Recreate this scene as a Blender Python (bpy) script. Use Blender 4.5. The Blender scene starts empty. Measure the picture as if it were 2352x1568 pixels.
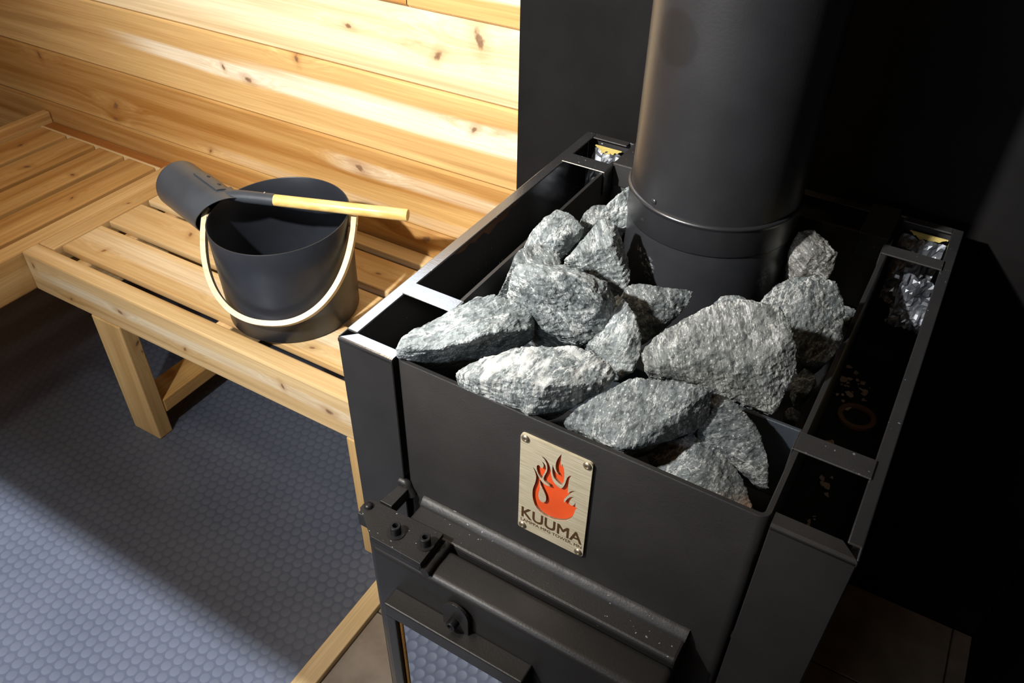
import bpy, bmesh, math, random
from mathutils import Vector, Matrix, noise

sc = bpy.context.scene
COL = sc.collection

# ------------------------------------------------------------------ camera, world, lights, exposure
cam_d = bpy.data.cameras.new('camera')
cam_d.sensor_width = 36.0
cam_d.sensor_fit = 'HORIZONTAL'
cam_d.lens = 36.0 * 1862.383 / 2352.0
cam_d.clip_start = 0.02
cam = bpy.data.objects.new('camera', cam_d)
COL.objects.link(cam)
cam.matrix_world = Matrix(((0.863082, -0.331996, 0.380616, 0.470419), (0.504845, 0.544868, -0.669515, -0.466152), (0.014890, 0.769998, 0.637872, 1.302711), (0.000000, 0.000000, 0.000000, 1.000000)))
sc.camera = cam

sc.view_settings.view_transform = 'Standard'
sc.view_settings.look = 'None'
sc.view_settings.gamma = 1.0
sc.view_settings.use_curve_mapping = False
sc.view_settings.exposure = 0.0

world = bpy.data.worlds.new('world')
sc.world = world
world.use_nodes = True
world.node_tree.nodes['Background'].inputs[0].default_value = (0.78, 0.88, 1.0, 1)
world.node_tree.nodes['Background'].inputs[1].default_value = 8.0


def aim(o, target):
    o.rotation_euler = (Vector(target) - o.location).to_track_quat('-Z', 'Y').to_euler()


def lamp(name, kind, loc, energy, color, target=None, **kw):
    d = bpy.data.lights.new(name, kind)
    d.energy = energy
    d.color = color
    for k, v in kw.items():
        setattr(d, k, v)
    o = bpy.data.objects.new(name, d)
    COL.objects.link(o)
    o.location = loc
    if target:
        aim(o, target)
    return o


# work lamp standing in front of the stove, to the left of the photographer
lamp('work_lamp_light', 'SPOT', (-0.30, -0.70, 1.620), 205.0, (1.0, 0.975, 0.935),
     (-0.16, 0.6, 1.08), spot_size=math.radians(98), spot_blend=1.0, shadow_soft_size=0.025)
# low daylight through the glazed upper half of the door of the front wall
sun = lamp('sun', 'SUN', (-0.6, -3.0, 2.6), 9.5, (0.95, 0.97, 1.0), None, angle=math.radians(0.9))
sun.rotation_euler = Vector((0.0, math.cos(math.radians(40)), -math.sin(math.radians(40)))).to_track_quat('-Z', 'Y').to_euler()
# portals: they guide the sky's light through the doorway and the added window
for loc, tgt, sx, sy in (((-0.55, -1.945, 1.43), (-0.55, 0.0, 1.43), 1.38, 0.42), ((-0.51, 0.655, 1.444), (-0.51, 0.0, 1.444), 0.56, 0.54)):
    pl = lamp('sky_portal', 'AREA', loc, 1.0, (1, 1, 1), tgt, shape='RECTANGLE', size=sx, size_y=sy)
    pl.data.cycles.is_portal = True
# ceiling lamp of the cabin
lamp('ceiling_light', 'AREA', (-0.55, -0.25, 2.14), 5.0, (1.0, 0.84, 0.62), (-0.55, -0.25, 0.0),
     shape='DISK', size=0.28)

# ------------------------------------------------------------------ object helpers
PSI = -0.01118
H = 0.6605
D = 0.567
ZB = 0.2873            # bench top
YW = 0.6294            # inner face of the back wall


def link(name, mesh, mat=None, parent=None, smooth=False):
    o = bpy.data.objects.new(name, mesh)
    COL.objects.link(o)
    if mat is not None:
        mesh.materials.clear()
        mesh.materials.append(mat)
    if parent is not None:
        o.parent = parent
    if smooth:
        for p in mesh.polygons:
            p.use_smooth = True
    return o


def to_mesh(bm, name):
    bmesh.ops.recalc_face_normals(bm, faces=bm.faces)
    me = bpy.data.meshes.new(name)
    bm.to_mesh(me)
    bm.free()
    return me


def obj(name, bm, mat, parent=None, smooth=False):
    return link(name, to_mesh(bm, name), mat, parent, smooth)


def auto_smooth(o, deg=35):
    me = o.data
    for p in me.polygons:
        p.use_smooth = True
    bm = bmesh.new()
    bm.from_mesh(me)
    for e in bm.edges:
        if len(e.link_faces) == 2 and e.calc_face_angle(0) > math.radians(deg):
            e.smooth = False
        else:
            e.smooth = True
    bm.to_mesh(me)
    bm.free()
    return o


def thing(name, label, cat, loc=(0, 0, 0), rotz=0.0, group=None):
    o = bpy.data.objects.new(name, None)
    o.empty_display_size = 0.05
    COL.objects.link(o)
    o.location = loc
    o.rotation_euler = (0, 0, rotz)
    o['label'] = label
    o['category'] = cat
    if group:
        o['group'] = group
    return o


def tag(o, label, cat=None, group=None):
    o['label'] = label
    if cat:
        o['category'] = cat
    if group:
        o['group'] = group
    return o


def structure(o):
    o['kind'] = 'structure'
    return o


def box(bm, a, b, bevel=0.0, seg=2):
    x0, y0, z0 = a
    x1, y1, z1 = b
    vs = [bm.verts.new(p) for p in ((x0, y0, z0), (x1, y0, z0), (x1, y1, z0), (x0, y1, z0),
                                    (x0, y0, z1), (x1, y0, z1), (x1, y1, z1), (x0, y1, z1))]
    fs = [bm.faces.new([vs[i] for i in f]) for f in ((0, 3, 2, 1), (4, 5, 6, 7), (0, 1, 5, 4), (1, 2, 6, 5), (2, 3, 7, 6), (3, 0, 4, 7))]
    if bevel > 0:
        es = list({e for f in fs for e in f.edges})
        bmesh.ops.bevel(bm, geom=es, offset=bevel, segments=seg, affect='EDGES', profile=0.5)
    return vs


def prism(bm, poly, z0, z1, bevel=0.0, axis='z'):
    """extrude a 2D polygon; axis 'z': (x,y)->z, axis 'y': (x,z)->y, axis 'x': (y,z)->x"""
    def P(p, t):
        if axis == 'z':
            return (p[0], p[1], t)
        if axis == 'y':
            return (p[0], t, p[1])
        return (t, p[0], p[1])
    lo = [bm.verts.new(P(p, z0)) for p in poly]
    hi = [bm.verts.new(P(p, z1)) for p in poly]
    n = len(poly)
    fs = [bm.faces.new(lo[::-1]), bm.faces.new(hi)]
    for i in range(n):
        fs.append(bm.faces.new((lo[i], lo[(i + 1) % n], hi[(i + 1) % n], hi[i])))
    if bevel > 0:
        es = list({e for f in fs[:2] for e in f.edges})
        bmesh.ops.bevel(bm, geom=es, offset=bevel, segments=2, affect='EDGES', profile=0.5)


def frame_of(axis):
    axis = Vector(axis).normalized()
    up = Vector((0, 0, 1)) if abs(axis.z) < 0.9 else Vector((1, 0, 0))
    u = axis.cross(up).normalized()
    return u, axis.cross(u).normalized(), axis


def rings(bm, prof, origin, axis, n=32, cap0=True, cap1=True):
    """lathe: prof = [(r, t)...] along axis from origin"""
    u, v, a = frame_of(axis)
    origin = Vector(origin)
    loops = []
    for r, t in prof:
        loops.append([bm.verts.new(origin + a * t + (u * math.cos(2 * math.pi * i / n) + v * math.sin(2 * math.pi * i / n)) * r) for i in range(n)])
    for A, B in zip(loops, loops[1:]):
        for i in range(n):
            bm.faces.new((A[i], A[(i + 1) % n], B[(i + 1) % n], B[i]))
    if cap0:
        bm.faces.new(loops[0][::-1])
    if cap1:
        bm.faces.new(loops[-1])
    return loops


def sweep(bm, path, section, normal_hint, closed=False):
    """sweep a 2D section (list of (a,b)) along path; a along side, b along hint"""
    path = [Vector(p) for p in path]
    m = len(path)
    loops = []
    for i, p in enumerate(path):
        t = (path[min(i + 1, m - 1)] - path[max(i - 1, 0)]).normalized()
        h = normal_hint(i, p, t) if callable(normal_hint) else Vector(normal_hint)
        h = (h - t * h.dot(t)).normalized()
        s = t.cross(h)
        loops.append([bm.verts.new(p + s * a + h * b) for a, b in section])
    k = len(section)
    for A, B in zip(loops, loops[1:]):
        for i in range(k):
            bm.faces.new((A[i], A[(i + 1) % k], B[(i + 1) % k], B[i]))
    bm.faces.new(loops[0][::-1])
    bm.faces.new(loops[-1])


def circle_section(r, n=16):
    return [(r * math.cos(2 * math.pi * i / n), r * math.sin(2 * math.pi * i / n)) for i in range(n)]


# ------------------------------------------------------------------ materials
class NT:
    def __init__(self, name):
        self.m = bpy.data.materials.new(name)
        self.m.use_nodes = True
        self.t = self.m.node_tree
        self.b = self.t.nodes['Principled BSDF']

    def n(self, kind, **kw):
        nd = self.t.nodes.new(kind)
        for k, v in kw.items():
            setattr(nd, k, v)
        return nd

    def l(self, a, b):
        self.t.links.new(a, b)

    def put(self, sock, v):
        if hasattr(v, 'links'):
            self.l(v, sock)
        else:
            sock.default_value = v

    def math(self, op, a, b=None, clamp=False):
        nd = self.n('ShaderNodeMath', operation=op, use_clamp=clamp)
        self.put(nd.inputs[0], a)
        if b is not None:
            self.put(nd.inputs[1], b)
        return nd.outputs[0]

    def mapr(self, v, a, b, c=0.0, d=1.0, kind='SMOOTHSTEP'):
        nd = self.n('ShaderNodeMapRange', interpolation_type=kind)
        self.put(nd.inputs[0], v)
        for i, x in enumerate((a, b, c, d)):
            nd.inputs[i + 1].default_value = x
        return nd.outputs[0]

    def mix(self, f, a, b, mode='MIX'):
        nd = self.n('ShaderNodeMix', data_type='RGBA', blend_type=mode)
        self.put(nd.inputs[0], f)
        for s, v in ((nd.inputs[6], a), (nd.inputs[7], b)):
            if hasattr(v, 'links'):
                self.l(v, s)
            else:
                s.default_value = (v[0], v[1], v[2], 1)
        return nd.outputs[2]

    def noise(self, vec, scale, detail=3.0, rough=0.55, dist=0.0):
        nd = self.n('ShaderNodeTexNoise')
        self.l(vec, nd.inputs['Vector'])
        nd.inputs['Scale'].default_value = scale
        nd.inputs['Detail'].default_value = detail
        nd.inputs['Roughness'].default_value = rough
        nd.inputs['Distortion'].default_value = dist
        return nd.outputs['Fac']

    def obj(self):
        return self.n('ShaderNodeTexCoord').outputs['Object']

    def scaled(self, vec, s, off=(0, 0, 0)):
        nd = self.n('ShaderNodeMapping')
        self.l(vec, nd.inputs[0])
        nd.inputs['Scale'].default_value = s
        nd.inputs['Location'].default_value = off
        return nd.outputs[0]

    def bump(self, h, strength, dist=0.01):
        nd = self.n('ShaderNodeBump')
        self.l(h, nd.inputs['Height'])
        nd.inputs['Strength'].default_value = strength
        nd.inputs['Distance'].default_value = dist
        self.l(nd.outputs[0], self.b.inputs['Normal'])

    def set(self, **kw):
        for k, v in kw.items():
            s = self.b.inputs[k.replace('_', ' ')]
            if hasattr(v, 'links'):
                self.l(v, s)
            elif isinstance(v, tuple):
                s.default_value = (v[0], v[1], v[2], 1)
            else:
                s.default_value = v


def paint(name, col, rough=0.45, speck=0.0, bump=0.05, spec=0.5, metal=0.0, scale=1.0, warm=None, ior=1.45):
    t = NT(name)
    o = t.obj()
    f = t.noise(o, 9 * scale, 4)
    c = t.mix(t.mapr(f, 0.3, 0.7), [x * 0.85 for x in col], [x * 1.2 for x in col])
    if warm:
        c = t.mix(t.mapr(t.noise(o, 4.0, 2), 0.4, 0.7, 0, 0.6), c, warm)
    if speck > 0:
        s = t.noise(o, 260, 1.0, 0.5)
        d = t.noise(o, 12, 3)
        msk = t.math('MULTIPLY', t.mapr(s, 0.735, 0.76), t.mapr(d, 0.42, 0.6))
        c = t.mix(t.math('MULTIPLY', msk, speck), c, (0.35, 0.37, 0.4))
    g = t.noise(o, 420, 2)
    t.bump(g, bump, 0.002)
    t.set(Base_Color=c, Roughness=rough, Metallic=metal)
    t.b.inputs['Specular IOR Level'].default_value = spec
    t.b.inputs['IOR'].default_value = ior
    return t.m


WOODN = [0]


def wood(dark=(0.42, 0.19, 0.05), light=(0.72, 0.47, 0.21), pale=None, knots=(), seed=0, across='z', sap=(), rough=0.42, contrast=1.0):
    """planed softwood; grain runs along local x, 'across' names the face's other axis"""
    WOODN[0] += 1
    t = NT('planed_wood_%d' % WOODN[0])
    o = t.obj()
    rnd = random.Random(seed * 7 + 13)
    off = (rnd.uniform(-9, 9), rnd.uniform(-9, 9), rnd.uniform(-9, 9))
    sx = t.n('ShaderNodeSeparateXYZ')
    t.l(o, sx.inputs[0])
    X = sx.outputs[0]
    Wd = sx.outputs[2 if across == 'z' else 1]
    warp = None
    kmask = None
    halo = None
    kn1 = t.noise(o, 95, 3, 0.6) if knots else None
    for ki, (kx, kw, kr) in enumerate(knots):
        kr *= 0.86
        ca, sa = math.cos(0.5 + ki * 1.1 + seed), math.sin(0.5 + ki * 1.1 + seed)
        dx = t.math('SUBTRACT', X, kx)
        dw = t.math('SUBTRACT', Wd, kw)
        e1 = t.math('MULTIPLY', t.math('ADD', t.math('MULTIPLY', dx, ca), t.math('MULTIPLY', dw, sa)), 1.35)
        e2 = t.math('MULTIPLY', t.math('SUBTRACT', t.math('MULTIPLY', dw, ca), t.math('MULTIPLY', dx, sa)), 0.75)
        d = t.math('POWER', t.math('ADD', t.math('MULTIPLY', e1, e1), t.math('MULTIPLY', e2, e2)), 0.5)
        d = t.math('ADD', d, t.math('MULTIPLY', t.math('SUBTRACT', kn1, 0.5), kr * 1.3))
        m = t.mapr(d, kr * 0.35, kr * 1.0, 1, 0)
        h = t.mapr(d, kr * 0.5, kr * 3.0, 1, 0)
        # the grain bends round a knot
        dx2 = t.math('MULTIPLY', dx, 0.22)
        d2 = t.math('POWER', t.math('ADD', t.math('MULTIPLY', dx2, dx2), t.math('MULTIPLY', dw, dw)), 0.5)
        wv = t.math('MULTIPLY', t.mapr(d2, 0.0, kr * 3.2, 1, 0), kr * 1.9)
        warp = wv if warp is None else t.math('ADD', warp, wv)
        kmask = m if kmask is None else t.math('MAXIMUM', kmask, m)
        halo = h if halo is None else t.math('MAXIMUM', halo, h)
    vec = o
    if warp is not None:
        cb = t.n('ShaderNodeCombineXYZ')
        t.l(warp, cb.inputs[1])
        t.l(warp, cb.inputs[2])
        va = t.n('ShaderNodeVectorMath', operation='ADD')
        t.l(o, va.inputs[0])
        t.l(cb.outputs[0], va.inputs[1])
        vec = va.outputs[0]
    g1 = t.noise(t.scaled(vec, (1.1, 42, 42), off), 1.0, 4, 0.6, 0.5)
    g2 = t.noise(t.scaled(vec, (0.55, 12, 12), off), 1.0, 3, 0.5, 0.8)
    g3 = t.noise(t.scaled(vec, (6, 330, 330), off), 1.0, 2, 0.5)
    f = t.math('ADD', t.math('MULTIPLY', t.mapr(g1, 0.34, 0.66), 0.42), t.math('MULTIPLY', t.mapr(g2, 0.36, 0.64), 0.58))
    c = t.mix(t.math('POWER', f, 0.9), dark, light)
    if pale is None:
        pale = (0.88, 0.79, 0.61)
    for (x0, x1, w0, w1, amt) in sap:
        # pale sapwood streak: fades in between x0 and x1, lies between w0 and w1 across the board
        wob = t.math('ADD', Wd, t.math('MULTIPLY', t.math('SUBTRACT', t.noise(t.scaled(o, (1.6, 6, 6), off), 1.0, 2), 0.5), 0.03))
        a = t.mapr(wob, w0 - 0.004, w0 + 0.006)
        b = t.mapr(wob, w1 - 0.006, w1 + 0.004, 1, 0)
        cc = t.mapr(X, x0, x1)
        mk = t.math('MULTIPLY', t.math('MULTIPLY', a, b), t.math('MULTIPLY', cc, t.mapr(g1, 0.36, 0.60, amt * 0.55, amt)))
        c = t.mix(mk, c, pale)
    c = t.mix(t.mapr(g3, 0.35, 0.7, 0.22 * contrast, 0), c, [x * 0.55 for x in dark])
    lines = t.mapr(g1, 0.30, 0.40, 0.34 * contrast, 0)
    c = t.mix(lines, c, [x * 0.62 for x in dark])
    if kmask is not None:
        c = t.mix(t.math('MULTIPLY', halo, 0.38), c, (dark[0] * 0.72, dark[1] * 0.55, dark[2] * 0.4))
        kc = t.mix(t.noise(o, 160, 2), (0.045, 0.022, 0.012), (0.30, 0.16, 0.085))
        c = t.mix(t.math('MULTIPLY', kmask, 0.85), c, kc)
    t.set(Base_Color=c, Roughness=rough)
    t.b.inputs['Specular IOR Level'].default_value = 0.35
    t.bump(g1, 0.10, 0.002)
    return t.m


# black painted steel of the stove, kinds by part
STEEL = paint('black_stove_paint', (0.022, 0.021, 0.0205), 0.42, speck=0.0, bump=0.10)
STEEL_DUSTY = paint('dusty_black_stove_paint', (0.026, 0.025, 0.025), 0.46, speck=0.9, bump=0.12)
FLANGE = paint('satin_black_flange_paint', (0.026, 0.026, 0.027), 0.20, speck=0.8, bump=0.04, ior=2.6)
PLATEB = paint('black_cast_paint', (0.020, 0.019, 0.019), 0.5, speck=0.9, bump=0.15)
INNER = paint('sooty_steel', (0.010, 0.010, 0.011), 0.55, bump=0.1)
BLUED = paint('blued_steel_plate', (0.030, 0.036, 0.044), 0.38, speck=0.3, bump=0.1)
SHIELD = paint('black_heat_shield_paint', (0.0085, 0.0081, 0.0082), 0.75, bump=0.04, spec=0.10)
BUCKET = paint('black_anodised_bucket', (0.021, 0.024, 0.031), 0.36, bump=0.03, spec=0.5)
BUCKET_IN = paint('black_bucket_lining', (0.028, 0.033, 0.042), 0.42, bump=0.03)
LADLE = paint('blue_black_ladle_steel', (0.045, 0.052, 0.062), 0.33, bump=0.03)
BRIGHT = paint('bright_steel', (0.62, 0.60, 0.56), 0.28, metal=1.0, bump=0.02)
DARKBOLT = paint('black_oxide_bolt', (0.03, 0.03, 0.032), 0.38, metal=0.5, bump=0.02)
INSUL = paint('yellow_mineral_wool', (0.42, 0.33, 0.10), 0.9, bump=0.6)
ROPE = paint('golden_glass_rope', (0.32, 0.15, 0.022), 0.75, bump=0.6)
RUSTRING = paint('brown_cardboard', (0.20, 0.105, 0.055), 0.8, bump=0.2)
SCRAP = paint('beige_paper_scrap', (0.42, 0.31, 0.23), 0.9, bump=0.2)
TILE = paint('brown_grey_tile', (0.27, 0.225, 0.18), 0.38, bump=0.05, scale=2.0)
GROUT = paint('dark_grout', (0.08, 0.07, 0.06), 0.9)


def brass():
    t = NT('brushed_brass_plate')
    o = t.obj()
    f = t.noise(t.scaled(o, (30, 30, 900)), 1.0, 3)
    c = t.mix(t.mapr(f, 0.3, 0.7), (0.50, 0.43, 0.28), (0.72, 0.65, 0.48))
    t.set(Base_Color=c, Roughness=0.42, Metallic=0.25)
    t.bump(f, 0.05, 0.0005)
    return t.m


BRASS = brass()
EMBLEM = paint('orange_red_enamel', (0.72, 0.085, 0.018), 0.5, bump=0.02)
SCREWB = paint('brass_tinted_screw', (0.50, 0.43, 0.32), 0.35, metal=0.9, bump=0.02)
BROWNINK = paint('dark_brown_engraving', (0.075, 0.035, 0.012), 0.6)
BAMBOO_DARK, BAMBOO_LIGHT = (0.66, 0.42, 0.12), (0.86, 0.63, 0.26)


def bamboo(name):
    t = NT(name)
    o = t.obj()
    f = t.noise(t.scaled(o, (5, 90, 90)), 1.0, 3)
    c = t.mix(t.mapr(f, 0.3, 0.7), BAMBOO_DARK, BAMBOO_LIGHT)
    t.set(Base_Color=c, Roughness=0.33)
    return t.m


BAMBOO = bamboo('lacquered_bamboo')


def birch():
    t = NT('pale_bent_ply')
    o = t.obj()
    f = t.noise(t.scaled(o, (30, 30, 160)), 1.0, 3)
    c = t.mix(t.mapr(f, 0.3, 0.7), (0.50, 0.39, 0.22), (0.62, 0.52, 0.33))
    t.set(Base_Color=c, Roughness=0.4)
    return t.m


PLY = birch()


def rubber(name, a, b, rough, bump=0.2):
    t = NT(name)
    g = t.n('ShaderNodeNewGeometry').outputs['Position']
    f = t.noise(g, 5, 4)
    c = t.mix(t.mapr(f, 0.3, 0.7), a, b)
    t.set(Base_Color=c, Roughness=rough)
    t.bump(t.noise(g, 300, 3), bump, 0.001)
    return t.m


RUBBER = rubber('blue_grey_rubber', (0.066, 0.079, 0.112), (0.078, 0.092, 0.126), 0.36, 0.08)
STUD = rubber('blue_grey_rubber_stud', (0.084, 0.098, 0.132), (0.098, 0.112, 0.148), 0.48, 0.06)


def glass():
    t = NT('coated_stove_glass')
    t.set(Base_Color=(0.42, 0.42, 0.44), Metallic=1.0, Roughness=0.025)
    return t.m


GLASS = glass()


def foil():
    t = NT('dark_crumpled_foil')
    o = t.obj()
    f = t.noise(o, 30, 3)
    c = t.mix(t.mapr(f, 0.3, 0.7), (0.06, 0.066, 0.075), (0.20, 0.215, 0.24))
    t.set(Base_Color=c, Roughness=0.42, Metallic=0.7)
    return t.m


FOIL = foil()


def stone_mat(name, base=1.0, streak=0.0, rust=0.0, seed=0.0, tint=(0.94, 1.0, 1.04), rdir=(0, 0, 1), rlim=(0, 1)):
    t = NT(name)
    o = t.obj()
    off = (seed * 3.1, seed * 1.7, seed * 2.3)
    rot = t.n('ShaderNodeMapping')
    t.l(o, rot.inputs[0])
    rot.inputs['Rotation'].default_value = (0.5 + seed, 0.6 + seed * 0.7, 0.3 + seed * 1.3)
    v = rot.outputs[0]
    a = t.noise(t.scaled(v, (40, 80, 170), off), 1.0, 8, 0.76, 0.25)
    b = t.noise(t.scaled(v, (14, 22, 30), off), 1.0, 4, 0.6, 1.0)
    fine = t.noise(t.scaled(v, (300, 420, 620)), 1.0, 3, 0.65)
    lo = [0.036 * base * tint[0], 0.042 * base * tint[1], 0.043 * base * tint[2]]
    md = [0.165 * base * tint[0], 0.176 * base * tint[1], 0.172 * base * tint[2]]
    hi = [0.66 * base ** 0.5, 0.67 * base ** 0.5, 0.65 * base ** 0.5]
    c = t.mix(t.mapr(a, 0.36, 0.58), lo, md)
    c = t.mix(t.math('MULTIPLY', t.mapr(b, 0.42, 0.72), 0.35), c, [x * 1.5 for x in md])
    # thin pale mineral veins
    ridge = t.math('ABSOLUTE', t.math('SUBTRACT', t.noise(t.scaled(v, (13, 22, 52), off), 1.0, 7, 0.70, 0.25), 0.5))
    vein = t.mapr(ridge, 0.0, 0.028, 1, 0)
    c = t.mix(t.math('MULTIPLY', vein, t.mapr(b, 0.38, 0.62, 0.10, 0.80)), c, hi)
    # crystal sparkle
    sp = t.math('MULTIPLY', t.mapr(fine, 0.56, 0.68), t.mapr(a, 0.38, 0.60))
    c = t.mix(t.math('MULTIPLY', sp, 0.95), c, hi)
    dk = t.mapr(t.noise(v, 230, 3, 0.6), 0.30, 0.42, 0.75, 0)
    c = t.mix(dk, c, lo)
    if streak:
        s = t.noise(t.scaled(v, (6, 30, 55), off), 1.0, 4, 0.6, 0.7)
        c = t.mix(t.math('MULTIPLY', t.mapr(s, 0.47, 0.58), streak), c, (0.72, 0.73, 0.70))
    if rust:
        dp = t.n('ShaderNodeVectorMath', operation='DOT_PRODUCT')
        t.l(o, dp.inputs[0])
        dp.inputs[1].default_value = rdir
        w = t.math('ADD', dp.outputs['Value'], t.math('MULTIPLY', t.math('SUBTRACT', b, 0.5), 0.05))
        rm = t.math('MULTIPLY', t.mapr(w, rlim[0], rlim[1]), rust)
        rc = t.mix(t.mapr(a, 0.35, 0.65), (0.05, 0.022, 0.008), (0.30, 0.17, 0.07))
        c = t.mix(rm, c, rc)
    t.set(Base_Color=c, Roughness=0.62)
    t.b.inputs['Specular IOR Level'].default_value = 0.55
    hgt = t.math('ADD', t.math('MULTIPLY', a, 0.7), t.math('MULTIPLY', fine, 0.3))
    t.bump(hgt, 0.6, 0.003)
    return t.m


# ------------------------------------------------------------------ setting: floor, walls, ceiling
FZ = -0.1163            # rubber floor level before everything is lifted so that the floor lies at zero
XL, XR, YF, ZC = -2.05, 0.80, -1.95, 2.05

bm = bmesh.new()
box(bm, (XL, YF, FZ - 0.05), (XR, YW + 0.03, FZ))
floor = structure(obj('floor', bm, RUBBER))

# raised coin studs of the rubber flooring: moulded in one sheet, thousands of them
HX0, HY0 = -0.164, -0.157
bm = bmesh.new()
P = 0.02064
RB, RT = 0.0088, 0.0074
nseg = 14
for j in range(-34, 40):
    for i in range(-82, 40):
        x = -0.414 + P * (i + 0.5 * (j % 2))
        y = -0.1784 + P * 0.866 * j
        if not (-1.62 < x < 0.42 and -0.72 < y < 0.60):
            continue
        if x > HX0 - 0.011 and y > HY0 - 0.011:
            continue
        lo = [bm.verts.new((x + RB * math.cos(2 * math.pi * k / nseg), y + RB * math.sin(2 * math.pi * k / nseg), FZ - 0.00003)) for k in range(nseg)]
        hi = [bm.verts.new((x + RT * math.cos(2 * math.pi * k / nseg), y + RT * math.sin(2 * math.pi * k / nseg), FZ + 0.00016)) for k in range(nseg)]
        for k in range(nseg):
            bm.faces.new((lo[k], lo[(k + 1) % nseg], hi[(k + 1) % nseg], hi[k]))
        c = bm.verts.new((x, y, FZ + 0.00017))
        for k in range(nseg):
            bm.faces.new((hi[k], hi[(k + 1) % nseg], c))
studs = obj('coin_stud', bm, STUD, floor, smooth=True)
studs['kind'] = 'stuff'

# tiled hearth under the stove, edged with wooden strips
hearth = thing('hearth', 'brown-grey tiled hearth floor under the black stove', 'hearth', (0, 0, 0))
bm = bmesh.new()
box(bm, (HX0 + 0.0366, HY0 + 0.0366, FZ - 0.0004), (XR - 0.001, YW - 0.0165, FZ + 0.004))
obj('grout_bed', bm, GROUT, hearth)
tile_me = {}
ti = 0
for i in range(4):
    for j in range(3):
        x0 = HX0 + 0.0366 + 0.305 * i - 0.02
        y0 = HY0 + 0.0366 + 0.305 * j - 0.0665
        a = (max(x0 + 0.0015, HX0 + 0.038), max(y0 + 0.0015, HY0 + 0.038))
        b = (min(x0 + 0.3035, XR - 0.002), min(y0 + 0.3035, YW - 0.017))
        if b[0] - a[0] < 0.02 or b[1] - a[1] < 0.02:
            continue
        bm = bmesh.new()
        box(bm, (a[0], a[1], FZ + 0.0035), (b[0], b[1], FZ + 0.0075 + 0.0004 * ((i + j) % 2)), 0.001, 1)
        obj('tile', bm, TILE, hearth)

STRIPW = wood((0.62, 0.40, 0.17), (0.84, 0.66, 0.38), seed=91, across='y', knots=((0.02, 0.004, 0.004),), rough=0.45)
bm = bmesh.new()
box(bm, (-0.39, -0.0183, FZ), (0.39, 0.0183, FZ + 0.019), 0.002)
o = structure(obj('trim_1', bm, STRIPW))
o.location = (HX0 + 0.0183, 0.19 - 0.365 + 0.018, 0)
o.location.y = -0.157 + 0.39
o.rotation_euler = (0, 0, math.pi / 2)
bm = bmesh.new()
box(bm, (-0.46, -0.0183, FZ), (0.46, 0.0183, FZ + 0.019), 0.002)
o = structure(obj('trim_2', bm, STRIPW))
o.location = (HX0 + 0.0376 + 0.46, HY0 + 0.0183, 0)


# back wall: horizontal tongue-and-groove boards on a backing
bm = bmesh.new()
WX0, WX1, WZ0, WZ1 = -0.80, -0.22, 1.046, 1.610      # opening for the added window, above the picture
box(bm, (XL, YW + 0.018, FZ - 0.0), (XR, YW + 0.03, WZ0))
box(bm, (XL, YW + 0.018, WZ1), (XR, YW + 0.03, ZC))
box(bm, (XL, YW + 0.018, WZ0), (WX0, YW + 0.03, WZ1))
box(bm, (WX1, YW + 0.018, WZ0), (XR, YW + 0.03, WZ1))
wall_back = structure(obj('wall_back', bm, INNER))


def wall_board(z0, z1, x0, x1, mat, parent, name='board'):
    cx, cz = (x0 + x1) / 2, (z0 + z1) / 2
    hw, hh = (x1 - x0) / 2, (z1 - z0) / 2
    g, ch = 0.0006, 0.0042
    prof = [(0.018, -hh + g), (0.005, -hh + g), (0.0012, -hh + g + ch * 0.75), (0, -hh + g + ch), (0, hh - g - ch), (0.0012, hh - g - ch * 0.75), (0.005, hh - g), (0.018, hh - g)]
    bm = bmesh.new()
    prism(bm, prof, -hw, hw, axis='x')
    o = obj(name, bm, mat, parent)
    o.location = (cx, YW, cz)
    return o


DK, LT = (0.38, 0.170, 0.038), (0.68, 0.430, 0.165)
boards = [
    # z0, z1, x0, x1, dark, light, knots (world x, world z, radius), sapwood streaks (world)
    (0.7595, 0.905, -0.3605, XR, (0.42, 0.20, 0.05), (0.68, 0.43, 0.17), ((-0.02, 0.85, 0.01),), ((-0.9, -0.3, 0.79, 0.90, 0.8),)),
    (0.7595, 0.905, XL, -0.3625, DK, LT, ((-0.9, 0.84, 0.012),), ((-0.9, -0.3, 0.80, 0.90, 0.4),)),
    (0.6305, 0.7595, XL, XR, (0.62, 0.42, 0.20), (0.85, 0.69, 0.44), ((-0.3046, 0.6919, 0.012), (-0.2232, 0.7345, 0.017), (-0.4906, 0.7065, 0.008)), ((-1.1, -0.5, 0.665, 0.757, 0.35),)),
    (0.4804, 0.6305, XL, XR, (0.44, 0.215, 0.060), (0.72, 0.480, 0.205), ((-0.6266, 0.6222, 0.0085), (-0.7655, 0.5525, 0.0095), (-0.234, 0.5785, 0.0085), (-0.83, 0.564, 0.006)), ((-1.22, -1.0, 0.545, 0.578, 0.9), (-0.9, -0.55, 0.540, 0.592, 0.75))),
    (0.3400, 0.4804, XL, XR, DK, LT, ((-0.5022, 0.4319, 0.0125), (-1.2251, 0.3917, 0.0125), (-1.4619, 0.4627, 0.0095), (-1.24, 0.356, 0.008), (-0.93, 0.355, 0.006)), ((-0.62, -0.50, 0.418, 0.446, 0.55), (-1.0, -0.8, 0.348, 0.372, 0.35))),
    (0.1990, 0.3400, XL, XR, DK, LT, ((-0.352, 0.318, 0.014), (-1.1, 0.25, 0.012)), ()),
]
for zi in range(6):
    z1 = 0.199 - 0.141 * zi
    if z1 > FZ + 0.02:
        boards.append((max(FZ + 0.002, z1 - 0.141), z1, XL, XR, DK, LT, ((-1.0 + 0.3 * zi, z1 - 0.06, 0.01),), ()))
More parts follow.
